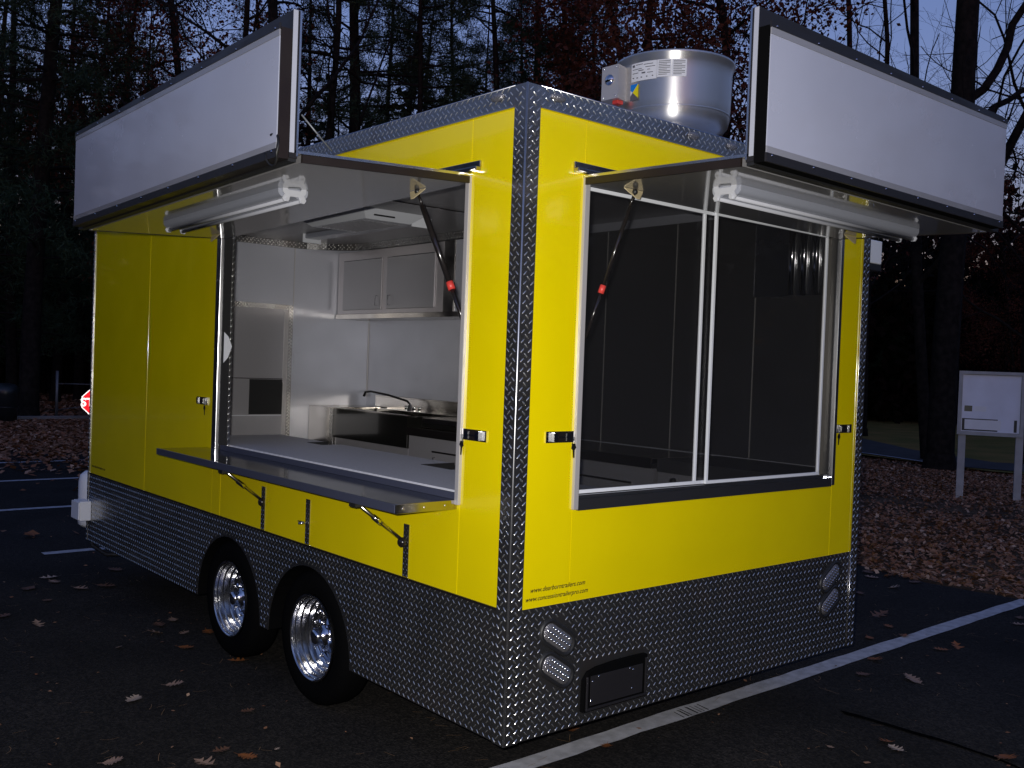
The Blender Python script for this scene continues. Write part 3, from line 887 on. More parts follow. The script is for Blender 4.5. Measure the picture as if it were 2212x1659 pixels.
# ---- awnings ------------------------------------------------------------
def awning(kind):
    """local: a = along the wall, o = outwards, z"""
    if kind == 'side':
        a0, a1 = SY0 - 0.008, 2.60
        P = lambda a, o, z: (-o, a, z - 0.055 * (a - 0.3) / 2.3)
        zh, zo, top = 2.468, 2.430, 2.905
    else:
        a0, a1 = WX0 - 0.008, 2.150
        P = lambda a, o, z: (a, -o, z - 0.010 * (a - 0.3) / 1.85)
        zh, zo, top = 2.470, 2.447, 2.925
    D = 0.775
    H = lambda b, a0, a1, o0, o1, zlo0, zlo1, zhi0, zhi1, rise=0.0, rlo=0.0: b.hexa([P(a0, o0, zlo0), P(a1, o0, zlo0 + rlo), P(a1, o1, zlo1 + rlo), P(a0, o1, zlo1), P(a0, o0, zhi0), P(a1, o0, zhi0 + rise), P(a1, o1, zhi1 + rise), P(a0, o1, zhi1)])
    th = 0.036
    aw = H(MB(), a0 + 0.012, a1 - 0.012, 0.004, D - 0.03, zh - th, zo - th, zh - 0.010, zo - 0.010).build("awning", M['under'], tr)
    # bright top skin
    H(MB(), a0, a1, 0.0, D, zh - 0.010, zo - 0.010, zh, zo).build("top_skin", M['alu'], aw)
    # dark seal frame: two ends and the outer edge
    b = MB()
    H(b, a0 + 0.002, a0 + 0.012, 0.012, D - 0.03, zh - th - 0.002, zo - th - 0.002, zh - 0.0102, zo - 0.0102)
    b.build("edge_seal", M['bronze'], aw)
    b = MB()
    H(b, a1 - 0.012, a1 - 0.002, 0.012, D - 0.03, zh - th - 0.002, zo - th - 0.002, zh - 0.0102, zo - 0.0102)
    b.build("edge_seal", M['bronze'], aw)
    # hinge gutter on the wall
    b = MB()
    b.box(*( ((-0.030, a0 - 0.055, zh + 0.004), (-0.0005, a1 + 0.05, zh + 0.020)) if kind == 'side' else ((a0 - 0.055, -0.030, zh + 0.004), (a1 + 0.05, -0.0005, zh + 0.020)) ), bev=0.004)
    b.box(*( ((-0.010, a0 - 0.055, zh + 0.020), (-0.0005, a1 + 0.05, zh + 0.045)) if kind == 'side' else ((a0 - 0.055, -0.010, zh + 0.020), (a1 + 0.05, -0.0005, zh + 0.045)) ), bev=0.002)
    b.build("hinge_gutter", M['steel'], aw)
    # upright signboard: backing panel + black box + white acrylic face
    o_in, o_out = D - 0.008, D + 0.022
    sb = H(MB(), a0, a1 - 0.004, o_in, o_out, zo - 0.028, zo - 0.028, top, top).build("signboard", M['edge_dark'], tr)
    H(MB(), a0 - 0.0012, a0 - 0.0002, o_in + 0.012, o_out, zo - 0.010, zo - 0.010, top, top).build("panel_end", M['inner'], sb)
    H(MB(), a0 - 0.001, a1 - 0.003, o_in - 0.003, o_in + 0.004, zo - 0.020, zo - 0.020, top + 0.002, top + 0.002).build("panel_rim", M['alu'], sb)
    o_f = D + 0.068
    fa0, fa1 = a0 + 0.002, a1 - 0.075
    b = MB()
    z0b, z1b = zo - 0.034, top - 0.068
    H(b, fa0, fa1, o_out + 0.001, o_f - 0.004, z0b, z0b - 0.0, z1b, z1b, 0.022)
    b.build("sign_box", M['bronze'] if kind == 'side' else M['tyre'], sb)
    b = MB()
    H(b, a0 + 0.003, a1 - 0.01, o_in + 0.002, o_out + 0.002, zo - 0.040, zo - 0.040, zo - 0.0285, zo - 0.0285)
    b.build("lower_rail", M['black'], sb)
    # face and strips
    zf0, zf1 = z0b + 0.030, z1b - 0.008
    H(MB(), fa0 + 0.004, fa1 - 0.002, o_f - 0.0035, o_f, zf0 + 0.022, zf0 + 0.022, zf1 - 0.022, zf1 - 0.022, 0.022).build("sign_face", M['acrylic'], sb)
    H(MB(), fa0 + 0.004, fa1 - 0.002, o_f - 0.0035, o_f + 0.002, zf0, zf0, zf0 + 0.0215, zf0 + 0.0215).build("clear_strip", M['acr_edge'], sb)
    H(MB(), fa0 + 0.004, fa1 - 0.002, o_f - 0.0035, o_f + 0.002, zf1 - 0.0215, zf1 - 0.0215, zf1, zf1, 0.022, 0.022).build("clear_strip", M['acr_edge'], sb)
    b = MB()
    H(b, fa0, fa1, o_f - 0.0035, o_f + 0.004, z0b, z0b, z0b + 0.0295, z0b + 0.0295)
    b.build("sign_frame", M['edge_dark'], sb)
    b = MB()
    H(b, fa0, fa1, o_f - 0.0035, o_f + 0.004, z1b - 0.0075, z1b - 0.0075, z1b + 0.012, z1b + 0.012, 0.022, 0.022)
    b.build("sign_frame", M['edge_dark'], sb)
    rv = None
    nr = 8
    for zz, off in ((z0b + 0.022, 0), (z1b - 0.002, 0.01)):
        for i in range(nr):
            a = fa0 + 0.03 + (fa1 - fa0 - 0.07) * i / (nr - 1)
            p = P(a, o_f + 0.004, zz + (0.022 * i / (nr - 1) if off else 0))
            if rv is None:
                b = MB().lathe((0, 0, 0), P(0, 1, 0)[:2] + (0,), [(0.0001, 0.003), (0.0035, 0.0022), (0.005, 0.0)], 8)
                rv = b.build("rivet", M['chrome'], sb)
                me_r = rv.data
            else:
                rv = bpy.data.objects.new("rivet", me_r)
                COL.objects.link(rv); rv.parent = sb
            rv.location = p
    # lamp under the awning
    la0, la1 = (0.84, 2.04) if kind == 'side' else (0.60, 1.94)
    oc = 0.500 if kind == 'side' else 0.465
    zc = zh + (zo - zh) * oc / D - th
    def tiltz(a): return P(a, oc, zc)[2]
    b = MB()
    prof = []
    wd, hh = 0.066, 0.062
    # double-lobe section
    sec = [(-wd, 0.0), (-wd, -0.012)]
    sec += [(-0.033 - 0.033 * math.cos(t), -0.014 - 0.026 * math.sin(t)) for t in [math.pi * k / 8 for k in range(0, 8)]]
    sec += [(-0.004, -0.022), (0.004, -0.022)]
    sec += [(0.033 - 0.033 * math.cos(t), -0.014 - 0.026 * math.sin(t)) for t in [math.pi * k / 8 for k in range(1, 9)]]
    sec += [(wd, -0.012), (wd, 0.0)]
    ra = [b.bm.verts.new(P(la0, oc + x, zc + z)) for x, z in sec]
    rb = [b.bm.verts.new(P(la1, oc + x, zc + z)) for x, z in sec]
    for i in range(len(sec) - 1):
        fc = b.bm.faces.new((ra[i], ra[i + 1], rb[i + 1], rb[i])); fc.smooth = True
    b.bm.faces.new(ra); b.bm.faces.new(rb)
    lf = b.build("light_fixture", M['lampcover'], tr, sharp=R(50))
    # tubes
    for s_ in (-1, 1):
        MB().tube([P(la0 - 0.02, oc + s_ * 0.033, zc - 0.046), P(la1 + 0.02, oc + s_ * 0.033, zc - 0.046)], 0.008, 8).build("lamp_tube", M['bracket'], lf)
    for a in (la0 - 0.012, la1 + 0.006):
        hp = [(-0.062, 0.0), (-0.040, 0.004), (-0.030, -0.016), (0.030, -0.016), (0.040, 0.004), (0.062, 0.0), (0.058, -0.030), (0.050, -0.040), (0.062, -0.066), (0.052, -0.084), (0.030, -0.082), (0.022, -0.052), (-0.022, -0.052), (-0.030, -0.082), (-0.052, -0.084), (-0.062, -0.066), (-0.050, -0.040), (-0.058, -0.030)]
        v0 = Vector(P(a, oc, zc)); v1 = Vector(P(a + 0.006, oc, zc))
        MB().prism([P(a, oc + x * 0.86, zc + z * 0.70 + 0.003) for x, z in hp], v1 - v0).build("end_bracket", M['bracket'], lf)
    # strut brackets and gas strut
    def tri(ac, oc_):
        z_ = zh + (zo - zh) * oc_ / D - th - 0.003
        pl = [P(ac - 0.055, oc_ - 0.030, z_), P(ac + 0.055, oc_ - 0.030, z_), P(ac + 0.050, oc_ - 0.026, z_ - 0.006), P(ac + 0.010, oc_ - 0.004, z_ - 0.038), P(ac - 0.010, oc_ - 0.004, z_ - 0.038), P(ac - 0.050, oc_ - 0.026, z_ - 0.006)]
        b_ = MB().prism(pl, (0, 0, 0.0028))
        return b_.build("strut_bracket", M['cream'], aw)
    if kind == 'side':
        tri(0.565, 0.115); tri(2.42, 0.16)
        pt, pb = Vector((-0.090, 0.560, 2.412)), Vector((0.034, 0.350, 1.835))
    else:
        tri(0.480, 0.135); tri(2.03, 0.16)
        pt, pb = Vector((0.470, -0.122, 2.415)), Vector((0.352, 0.004, 1.835))
    d = pb - pt
    st = MB().tube([pt + d * 0.10, pt + d * 0.66], 0.0125 if kind == 'side' else 0.0085, 14).build("gas_strut", M['gloss_black'], tr)
    MB().tube([pt, pt + d * 0.11], 0.006, 8).build("strut_rod", M['gloss_black'], st)
    MB().tube([pt + d * 0.64, pb], 0.009 if kind == 'side' else 0.0075, 10).build("strut_rod", M['gloss_black'], st)
    MB().tube([pt + d * 0.635, pt + d * 0.69], 0.0155 if kind == 'side' else 0.0125, 12).build("red_clip", M['red'], st)
    MB().lathe(pt, (0, 0, 1), [(0.0001, -0.012), (0.009, -0.008), (0.012, 0.0), (0.008, 0.010), (0.0001, 0.012)], 12).build("ball_joint", M['black'], st)
    return aw, sb
awS, sbS = awning('side')
awR, sbR = awning('rear')
# prop stay behind the side signboard, cable loop at its corner
MB().tube([(-0.745, 0.33, 2.56), (-0.62, 0.335, 2.455)], 0.003, 6).build("stay_rod", M['wire'], sbS)
loop = [Vector((-0.842 + 0.005 * math.sin(k), 0.345 + 0.045 * math.cos(k * 0.45 + 1.2), 2.425 + 0.055 * math.sin(k * 0.45 + 1.2))) for k in range(12)]
MB().tube(loop, 0.005, 6).build("cable_loop", M['black'], sbS)
# bracket plate at the far jamb inside
MB().prism([(0.03, SY1 - 0.081, z_) if False else (0.000 + x_, SY1 - 0.081, z_) for x_, z_ in ((0.004, 1.845), (0.030, 1.82), (0.052, 1.765), (0.030, 1.70), (0.004, 1.67))], (0, -0.003, 0)).build("strut_plate", M['white'], tr)

# ---- fold-down shelf
sh = box("serving_shelf", (-0.285, 0.345, 1.148), (0.056, 2.765, 1.172), M['shelf'], tr, 0.003)
box("shelf_edge", (-0.293, 0.345, 1.138), (-0.2855, 2.765, 1.173), M['shelf_edge'], sh, 0.002)
box("shelf_end", (-0.292, 0.337, 1.136), (0.0, 0.3448, 1.174), M['steel'], sh, 0.002)
box("inner_lip", (0.0, SY0 + 0.021, 1.1722), (0.012, SY1 - 0.08, 1.200), M['shelf_edge'], sh, 0.002)
for x_ in (-0.26, -0.16, -0.06):
    MB().lathe((x_, 0.337, 1.155), (0, -1, 0), [(0.0001, 0.003), (0.0035, 0.002), (0.005, 0)], 8).build("rivet", M['chrome'], sh)
for yb, ys in ((1.945, 2.0), (0.675, 0.69)):
    br = MB().tube([(-0.255, yb - 0.0, 1.132), (-0.014, ys, 0.955)], 0.008, 6).build("shelf_brace", M['steel'], tr)
    box("brace_clip", (-0.275, yb - 0.02, 1.118), (-0.235, yb + 0.03, 1.147), M['black'], br)
    mid = Vector((-0.15, (yb + ys) / 2, 1.055))
    MB().tube([mid + Vector((-0.02, 0, 0.015)), mid + Vector((0.02, 0, -0.015))], 0.012, 8).build("brace_slide", M['chrome'], br)
    MB().lathe((-0.012, ys, 0.948), (-1, 0, 0), [(0.022, 0.0), (0.022, 0.012), (0.014, 0.02), (0.0001, 0.022)], 16).build("brace_knob", M['gloss_black'], br)
for y, z1_ in ((2.012, 1.028), (1.532, 1.022), (0.680, 1.026)):
    st = box("wall_strap", (-0.0035, y - 0.020, ZS + 0.006), (-0.0005, y + 0.020, z1_), M['plate'], tr)
    lug_field("strap_lugs", (-0.0035, y - 0.020, ZS + 0.006), (0, 1, 0), (0, 0, 1), (-1, 0, 0), 0.04, z1_ - ZS - 0.006, st, a=0.012, L=0.006, W=0.002, H=0.001)
MB().tube([(-0.004, 1.535, 0.905), (-0.045, 1.545, 0.905)], 0.006, 8).build("latch_pin", M['chrome'], tr)
MB().tube([(-0.03, 1.51, 0.912), (-0.03, 1.575, 0.912)], 0.004, 8).build("latch_pin", M['chrome'], tr)
# pointed stops hanging below the shelf
for y in (0.665, 1.86):
    MB().prism([(-0.03, y - 0.008, 1.147), (-0.03, y + 0.008, 1.147), (-0.03, y + 0.008, 1.110), (-0.03, y, 1.094), (-0.03, y - 0.008, 1.110)], (0.012, 0, 0)).build("shelf_stop", M['black'], tr)
MB().lathe((-0.20, 1.80, 1.147), (0, 0, -1), [(0.028, 0.0), (0.028, 0.006), (0.0001, 0.008)], 16).build("round_pad", M['white'], tr)

# ---- latches with keys
def latch(p, u, nrm, flip=1):
    p, u, nrm = Vector(p), Vector(u), Vector(nrm)
    z = Vector((0, 0, 1))
    def bx(u0, u1, z0, z1, n0, n1, name, mt, par, bev=0.0015):
        pts = [p + u * a + z * c + nrm * n_ for (a, c, n_) in ((u0, z0, n0), (u1, z0, n0), (u1, z0, n1), (u0, z0, n1), (u0, z1, n0), (u1, z1, n0), (u1, z1, n1), (u0, z1, n1))]
        return MB().hexa(pts).build(name, mt, par)
    la = bx(0.0, 0.150, -0.022, 0.022, 0.001, 0.006, "door_latch", M['chrome'], tr)
    bx(0.022, 0.112, -0.019, 0.019, 0.006, 0.016, "latch_body", M['gloss_black'], la)
    bx(0.030, 0.052, -0.014, 0.014, 0.016, 0.020, "latch_lock", M['chrome'], la)
    bx(0.100, 0.122, -0.017, 0.017, 0.0062, 0.022, "latch_lip", M['chrome'], la)
    bx(0.056, 0.094, -0.003, 0.003, 0.016, 0.0185, "latch_emblem", M['chrome'], la)
    k0 = p + u * 0.012 + nrm * 0.016
    MB().tube([k0, k0 + Vector((0, 0, -0.012)), k0 + Vector((0, 0, -0.030)) + u * 0.008], 0.0025, 6).build("key_ring", M['wire'], la)
    MB().prism([k0 + u * a + z * c for a, c in ((-0.008, -0.026), (0.008, -0.026), (0.012, -0.045), (0.004, -0.052), (0.000, -0.082), (-0.006, -0.082), (-0.006, -0.052), (-0.014, -0.042))], nrm * 0.002).build("key", M['steel_dark'], la)
    return la
latch((0, SY0 - 0.008, 1.440), (0, -1, 0), (-1, 0, 0))
latch((0, SY1 + 0.10, 1.440), (0, 1, 0), (-1, 0, 0))
latch((WX0 - 0.008, 0, 1.448), (-1, 0, 0), (0, -1, 0))
latch((WX1 + 0.01, 0, 1.450), (1, 0, 0), (0, -1, 0))

# ---- interior -----------------------------------------------------------
IY, IX = TL - 0.060, TW - 0.060
# tread trim along the ceiling: front wall, round the corner, over the wall cabinet
def cornice(p0, p1):
    p0, p1 = Vector((*p0, 0)), Vector((*p1, 0))
    d_ = (p1 - p0).normalized()
    n_ = Vector((d_.y, -d_.x, 0))           # into the room
    ps = [p0, p1, p1 - n_ * 0.006, p0 - n_ * 0.006]
    o = MB().hexa([(p.x, p.y, 2.638) for p in ps] + [(p.x, p.y, 2.694) for p in ps]).build("cornice_trim", M['plate'], tr)
    lug_field("cornice_lugs", (p0.x, p0.y, 2.640), d_, (0, 0, 1), n_, (p1 - p0).length, 0.052, o, a=0.017, L=0.0095, W=0.0042, H=0.0034, mt='lug2')
cornice((0.062, IY - 0.007), (1.55, IY - 0.007))
cc, crd, nc = Vector((1.55, IY - 0.007 - 0.48)), 0.48, 9
arc = [(cc.x + crd * math.sin(math.pi / 2 * k / nc), cc.y + crd * math.cos(math.pi / 2 * k / nc)) for k in range(nc + 1)]
for a_, b_ in zip(arc, arc[1:]):
    cornice(a_, b_)
cornice(arc[-1], (2.03, 2.5))
# door in the front wall with tread surround
dr = box("inner_door", (0.60, IY - 0.012, 0.46), (1.568, IY - 0.001, 2.112), M['cabinet'], tr, 0.002)
dm = MB().box((0.60, IY - 0.020, 2.113), (1.612, IY - 0.001, 2.152)).box((1.572, IY - 0.020, 0.46), (1.612, IY - 0.001, 2.1125)).build("door_surround", M['plate'], tr)
lug_field("surround_lugs", (0.60, IY - 0.020, 2.112), (1, 0, 0), (0, 0, 1), (0, -1, 0), 1.01, 0.04, dm, a=0.014, H=0.0026, mt='lug2')
lug_field("surround_lugs", (1.574, IY - 0.020, 0.46), (1, 0, 0), (0, 0, 1), (0, -1, 0), 0.038, 1.65, dm, a=0.014, H=0.0026, mt='lug2')
box("door_stile", (1.535, IY - 0.018, 0.46), (1.5715, IY - 0.0125, 2.10), M['alu_white'], dr)
box("door_hatch", (1.236, IY - 0.016, 1.228), (1.534, IY - 0.0121, 1.520), M['black'], dr)
box("door_rail", (0.62, IY - 0.014, 1.524), (1.534, IY - 0.0122, 1.530), M['gloss_black'], dr)
box("door_rail", (0.62, IY - 0.014, 1.216), (1.534, IY - 0.0122, 1.222), M['white'], dr)
for z_ in (1.70, 1.53):
    box("outlet_plate", (1.645, IY - 0.004, z_ - 0.055), (1.715, IY - 0.001, z_ + 0.055), M['inner'], tr, 0.001)
# wall seams
for x_ in (1.62,):
    box("liner_seam", (x_ - 0.004, IY - 0.004, 2.16), (x_ + 0.004, IY - 0.0005, 2.64), M['alu_white'], tr)
for y_ in (3.3, 2.1):
    box("liner_seam", (IX - 0.004, y_ - 0.006, 0.5), (IX - 0.0005, y_ + 0.006, 2.64), M['alu_white'], tr)
box("liner_seam", (IX - 0.009, IY - 0.009, 1.38), (IX - 0.001, IY - 0.001, 2.05), M['alu_white'], tr)
# wall cabinet over the sink
cb = box("wall_cabinet", (2.045, 3.26, 2.10), (IX - 0.007, IY - 0.008, 2.635), M['cabframe'], tr, 0.002)
for y0_, y1_, hy in ((4.10, 4.70, 4.15), (3.36, 4.02, 3.96)):
    dd = MB().box((2.030, y0_, 2.135), (2.0445, y1_, 2.560), 0.003).build("cabinet_door", M['cabinet'], tr)
    box("door_bead", (2.0285, y0_ + 0.004, 2.552), (2.0300, y1_ - 0.004, 2.558), M['gloss_black'], dd)
    MB().tube([(2.030, hy, 2.165), (2.008, hy, 2.165), (2.008, hy, 2.245), (2.030, hy, 2.245)], 0.003, 6).build("pull_handle", M['chrome'], dd)
box("cabinet_rail", (2.030, 2.6, 2.060), (IX - 0.008, IY - 0.008, 2.099), M['steel'], tr, 0.001)
box("hood_panel", (2.05, 2.35, 2.10), (IX - 0.008, 3.12, 2.635), M['inner'], tr)
box("hood_corner", (2.043, 3.125, 2.10), (IX - 0.008, 3.255, 2.636), M['steel'], tr)
# triple sink
sk_ = MB()
sk_.box((1.800, 3.320, 1.065), (1.812, 4.40, 1.300))
sk_.box((1.8125, 3.320, 1.065), (2.33, 3.332, 1.300))
sk_.box((1.8125, 3.333, 1.065), (2.33, 4.44, 1.075))
sk_.box((2.25, 3.333, 1.076), (2.33, 4.44, 1.300))
sk_.build("sink_basin", M['steel_dark'], tr)
box("sink_edge", (1.792, 3.315, 1.300), (1.83, 4.46, 1.310), M['steel'], tr, 0.002)
o = box("corner_post", (1.796, 4.402, 0.70), (1.84, 4.46, 1.2995), M['plate'], tr, 0.002)
lug_field("post_lugs", (1.796, 4.402, 0.8), (0, 1, 0), (0, 0, 1), (-1, 0, 0), 0.056, 0.49, o, H=0.003)
box("drain_board", (1.80, 4.462, 0.70), (2.30, IY - 0.002, 1.306), M['steel'], tr, 0.002)
box("backsplash", (2.335, 2.20, 1.20), (IX - 0.002, 4.60, 1.400), M['steel'], tr, 0.002)
box("backsplash_lip", (2.328, 2.20, 1.395), (IX - 0.002, 4.60, 1.407), M['steel'], tr, 0.002)
# tap
tp = MB().tube([(2.24, 3.93, 1.31), (2.24, 3.93, 1.36), (2.235, 3.96, 1.385), (2.20, 4.20, 1.425), (2.17, 4.42, 1.445), (2.16, 4.49, 1.438), (2.158, 4.51, 1.40)], [0.012, 0.010, 0.009, 0.009, 0.009, 0.009, 0.011], 10).build("tap", M['gloss_black'], tr)
MB().lathe((2.24, 3.93, 1.305), (0, 0, 1), [(0.03, 0), (0.026, 0.02), (0.014, 0.05), (0.012, 0.06)], 16).build("tap_base", M['chrome'], tp)
for dy in (-0.07, 0.05, -0.14):
    MB().lathe((2.22, 3.90 + dy, 1.31), (0, 0, 1), [(0.016, 0), (0.014, 0.02), (0.02, 0.03), (0.0001, 0.04)], 10).build("tap_handle", M['chrome'], tp)
# lower counter right of the sink, and cabinets along the far wall
box("steel_top", (1.80, 0.9, 1.195), (2.334, 3.318, 1.222), M['steel'], tr, 0.002)
box("counter_lip", (1.790, 0.9, 1.165), (1.7998, 3.318, 1.224), M['gloss_black'], tr, 0.002)
box("griddle", (1.86, 2.35, 1.223), (2.30, 3.22, 1.300), M['steel'], tr, 0.006)
box("griddle_tray", (1.845, 2.37, 1.235), (1.8595, 3.20, 1.262), M['steel_dark'], tr)
box("base_cabinet", (1.815, 0.9, 0.46), (2.33, 3.310, 1.164), M['cabinet'], tr)
box("base_cabinet", (1.815, 3.322, 0.46), (2.33, 4.39, 1.060), M['cabinet'], tr)
for y0_, y1_ in ((1.05, 1.75), (1.80, 2.50), (2.55, 3.00)):
    dd = box("cabinet_door", (1.803, y0_, 0.50), (1.8145, y1_, 1.075), M['cabinet'], tr, 0.003)
    box("door_bead", (1.801, y0_, 1.062), (1.8028, y1_, 1.074), M['gloss_black'], dd)
    MB().tube([(1.803, y1_ - 0.04, 0.94), (1.785, y1_ - 0.04, 0.94), (1.785, y1_ - 0.04, 1.03), (1.803, y1_ - 0.04, 1.03)], 0.004, 6).build("pull_handle", M['chrome'], dd)
# near counter under the serving window, with two cut-outs
cn = MB()
xs0, xs1 = 0.0585, 0.70
holes = ((2.42, 2.60, 0.57, 0.70), (1.045, 1.30, 0.50, 0.70))
ycuts = [0.0585, 1.045, 1.30, 2.42, 2.60, 3.20]
for ya, yb in zip(ycuts, ycuts[1:]):
    hole = [h for h in holes if abs(h[0] - ya) < 1e-6]
    xe = hole[0][2] if hole else xs1
    cn.box((xs0, ya, 1.170), (xe, yb, 1.198))
ctr = cn.build("inner_counter", M['counter'], tr)
for h in holes:
    box("cutout_edge", (h[2] + 0.0005, h[0] + 0.001, 1.150), (h[2] + 0.008, h[1] - 0.001, 1.1995), M['black'], ctr)
    box("cutout_edge", (h[2] + 0.0085, h[1] - 0.008, 1.150), (xs1 + 0.01, h[1] - 0.0005, 1.1995), M['black'], ctr)
    box("cutout_basin", (h[2] + 0.009, h[0] + 0.001, 1.08), (xs1, h[1] - 0.0085, 1.12), M['white'], ctr)
box("near_cabinet", (0.0585, 0.06, 0.715), (0.62, 3.18, 1.169), M['cabinet'], tr)
# rear counter behind the rear window
box("rear_counter", (0.72, 0.0600, 0.940), (1.785, 0.50, 0.970), M['steel_dark'], tr)
box("rear_cabinet", (0.72, 0.0602, 0.46), (1.785, 0.48, 0.9395), M['cabinet'], tr)
# air conditioner on the ceiling
ac = MB()
ac.hexa([(1.02, 2.74, 2.635), (1.37, 2.74, 2.635), (1.37, 3.44, 2.635), (1.02, 3.44, 2.635), (0.95, 2.66, 2.6945), (1.44, 2.66, 2.6945), (1.44, 3.52, 2.6945), (0.95, 3.52, 2.6945)])
ac_ = ac.build("ceiling_air_conditioner", M['white'], tr)
for k in range(9):
    box("vent_slat", (1.05 + k * 0.034, 2.82, 2.631), (1.066 + k * 0.034, 3.36, 2.6345), M['cabinet'], ac_)
box("ac_badge", (1.06, 2.700, 2.655), (1.22, 2.708, 2.668), M['black'], ac_)
# interior strip light
il = MB()
il.box((1.40, 2.75, 2.655), (1.53, 4.25, 2.6945), 0.01)
il_ = il.build("ceiling_light", M['lampcover'], tr)
for y_ in (2.744, 4.251):
    box("lamp_end", (1.385, y_ - 0.004, 2.625), (1.545, y_ + 0.004, 2.694), M['white'], il_)
box("ceiling_seam", (0.07, 2.30, 2.688), (IX - 0.01, 2.312, 2.6945), M['gloss_black'], tr)
box("ceiling_seam", (0.07, 1.10, 2.688), (IX - 0.01, 1.112, 2.6945), M['gloss_black'], tr)
# stainless lining of the cooking end and the bright hood seen through the rear window's upper right
for k, (ya, yb) in enumerate(((0.06, 0.66), (0.665, 1.26), (1.265, 1.86), (1.865, 2.33))):
    box("steel_lining", (IX - 0.006, ya, 1.225), (IX - 0.001, yb, 2.638), M['dark_steel'], tr, 0.001)
    box("lining_seam", (IX - 0.010, yb - 0.002, 1.23), (IX - 0.0062, yb + 0.004, 2.63), M['post'], tr)
hd = MB()
hd.box((2.26, 0.065, 2.15), (IX - 0.007, 0.60, 2.64), 0.01)
hd.build("steel_hood", M['alu'], tr)
for k in range(4):
    MB().tube([(2.252, 0.12 + k * 0.075, 2.155), (2.252, 0.12 + k * 0.075, 2.635)], [0.02, 0.02], 10).build("hood_baffle", M['chrome'], tr)
box("range_top", (1.82, 0.08, 1.150), (2.36, 0.88, 1.222), M['dark_steel'], tr, 0.004)
box("range_body", (1.83, 0.08, 0.46), (2.36, 0.88, 1.1495), M['cabinet'], tr, 0.004)
for k in range(5):
    MB().lathe((1.8295, 0.16 + 0.15 * k, 1.11), (-1, 0, 0), [(0.018, 0), (0.016, 0.02), (0.0001, 0.022)], 12).build("range_knob", M['black'], tr)

# ---- wheels
def wheel(yc):
    zc = 0.3385
    xo = 0.030          # outer face of the rim flange
    wh = MB().lathe((xo, yc, zc), (-1, 0, 0), [(0.214, -0.17), (0.30, -0.165), (0.325, -0.15), (0.334, -0.125), (0.334, -0.045), (0.327, -0.018), (0.308, 0.002), (0.280, 0.010), (0.248, 0.010), (0.225, 0.004), (0.214, -0.004)], 64).build("wheel", M['tyre'], tr)
    # rim barrel with machined steps
    rm = MB().lathe((xo, yc, zc), (-1, 0, 0), [(0.2135, 0.0), (0.2135, 0.007), (0.206, 0.009), (0.200, 0.004), (0.200, -0.012), (0.194, -0.016), (0.193, -0.040), (0.184, -0.045), (0.182, -0.072), (0.172, -0.078), (0.168, -0.098), (0.158, -0.104)], 72).build("rim", M['rim'], wh, sharp=R(30))
    # centre disc with eight hand-holes
    b = MB()
    ns = 96
    rad = [0.158, 0.150, 0.128, 0.098, 0.085, 0.062, 0.058]
    dep = [-0.104, -0.110, -0.112, -0.096, -0.080, -0.074, -0.062]
    rings = []
    for r_, h_ in zip(rad, dep):
        rings.append([b.bm.verts.new((xo - h_, yc + r_ * math.cos(2 * math.pi * k / ns), zc + r_ * math.sin(2 * math.pi * k / ns))) for k in range(ns)])
    for i in range(len(rings) - 1):
        for k in range(ns):
            ph = (k % 12)
            if i == 2 and 3 <= ph <= 8:
                continue
            fc = b.bm.faces.new((rings[i][k], rings[i][(k + 1) % ns], rings[i + 1][(k + 1) % ns], rings[i + 1][k])); fc.smooth = True
    b.build("wheel_disc", M['chrome'], wh)
    MB().lathe((xo, yc, zc), (-1, 0, 0), [(0.14, -0.135), (0.0001, -0.135)], 32).build("brake_drum", M['black'], wh)
    MB().lathe((xo, yc, zc), (-1, 0, 0), [(0.058, -0.066), (0.050, -0.055), (0.042, -0.052), (0.040, -0.020), (0.036, -0.010), (0.025, -0.004), (0.0001, -0.002)], 32).build("hub_cap", M['chrome'], wh)
    r0 = None
    for k in range(16):
        a = 2 * math.pi * (k + 0.5) / 16
        p = Vector((xo + 0.103, yc + 0.150 * math.cos(a), zc + 0.150 * math.sin(a)))
        if r0 is None:
            r0 = MB().lathe((0, 0, 0), (-1, 0, 0), [(0.0065, 0), (0.006, 0.006), (0.003, 0.009), (0.0001, 0.010)], 10).build("rim_rivet", M['chrome'], wh)
            q = r0
        else:
            q = bpy.data.objects.new("rim_rivet", r0.data); COL.objects.link(q); q.parent = wh
        q.location = p
    n0_ = None
    for k in range(6):
        a = 2 * math.pi * k / 6 + 0.2
        p = Vector((xo + 0.076, yc + 0.072 * math.cos(a), zc + 0.072 * math.sin(a)))
        if n0_ is None:
            n0_ = MB().lathe((0, 0, 0), (-1, 0, 0), [(0.011, 0), (0.011, 0.022), (0.007, 0.028), (0.0001, 0.029)], 6, smooth=False).build("lug_nut", M['chrome'], wh)
            q = n0_
        else:
            q = bpy.data.objects.new("lug_nut", n0_.data); COL.objects.link(q); q.parent = wh
        q.location = p
    MB().tube([(xo + 0.05, yc - 0.10, zc - 0.155), (xo + 0.02, yc - 0.095, zc - 0.145)], 0.004, 6).build("valve", M['black'], wh)
for yc in (1.5112, 2.4472):
    wheel(yc)
for yc in (1.5112, 2.4472):
    MB().lathe((TW - 0.03, yc, 0.3385), (1, 0, 0), [(0.20, -0.19), (0.335, -0.165), (0.345, -0.14), (0.345, -0.03), (0.318, 0.0), (0.0001, 0.0)], 40).build("wheel", M['tyre'], tr)
MB().tube([(0.1, 1.5112, 0.3385), (2.3, 1.5112, 0.3385)], 0.04, 10).build("axle", M['black'], tr)
MB().tube([(0.1, 2.4472, 0.3385), (2.3, 2.4472, 0.3385)], 0.04, 10).build("axle", M['black'], tr)

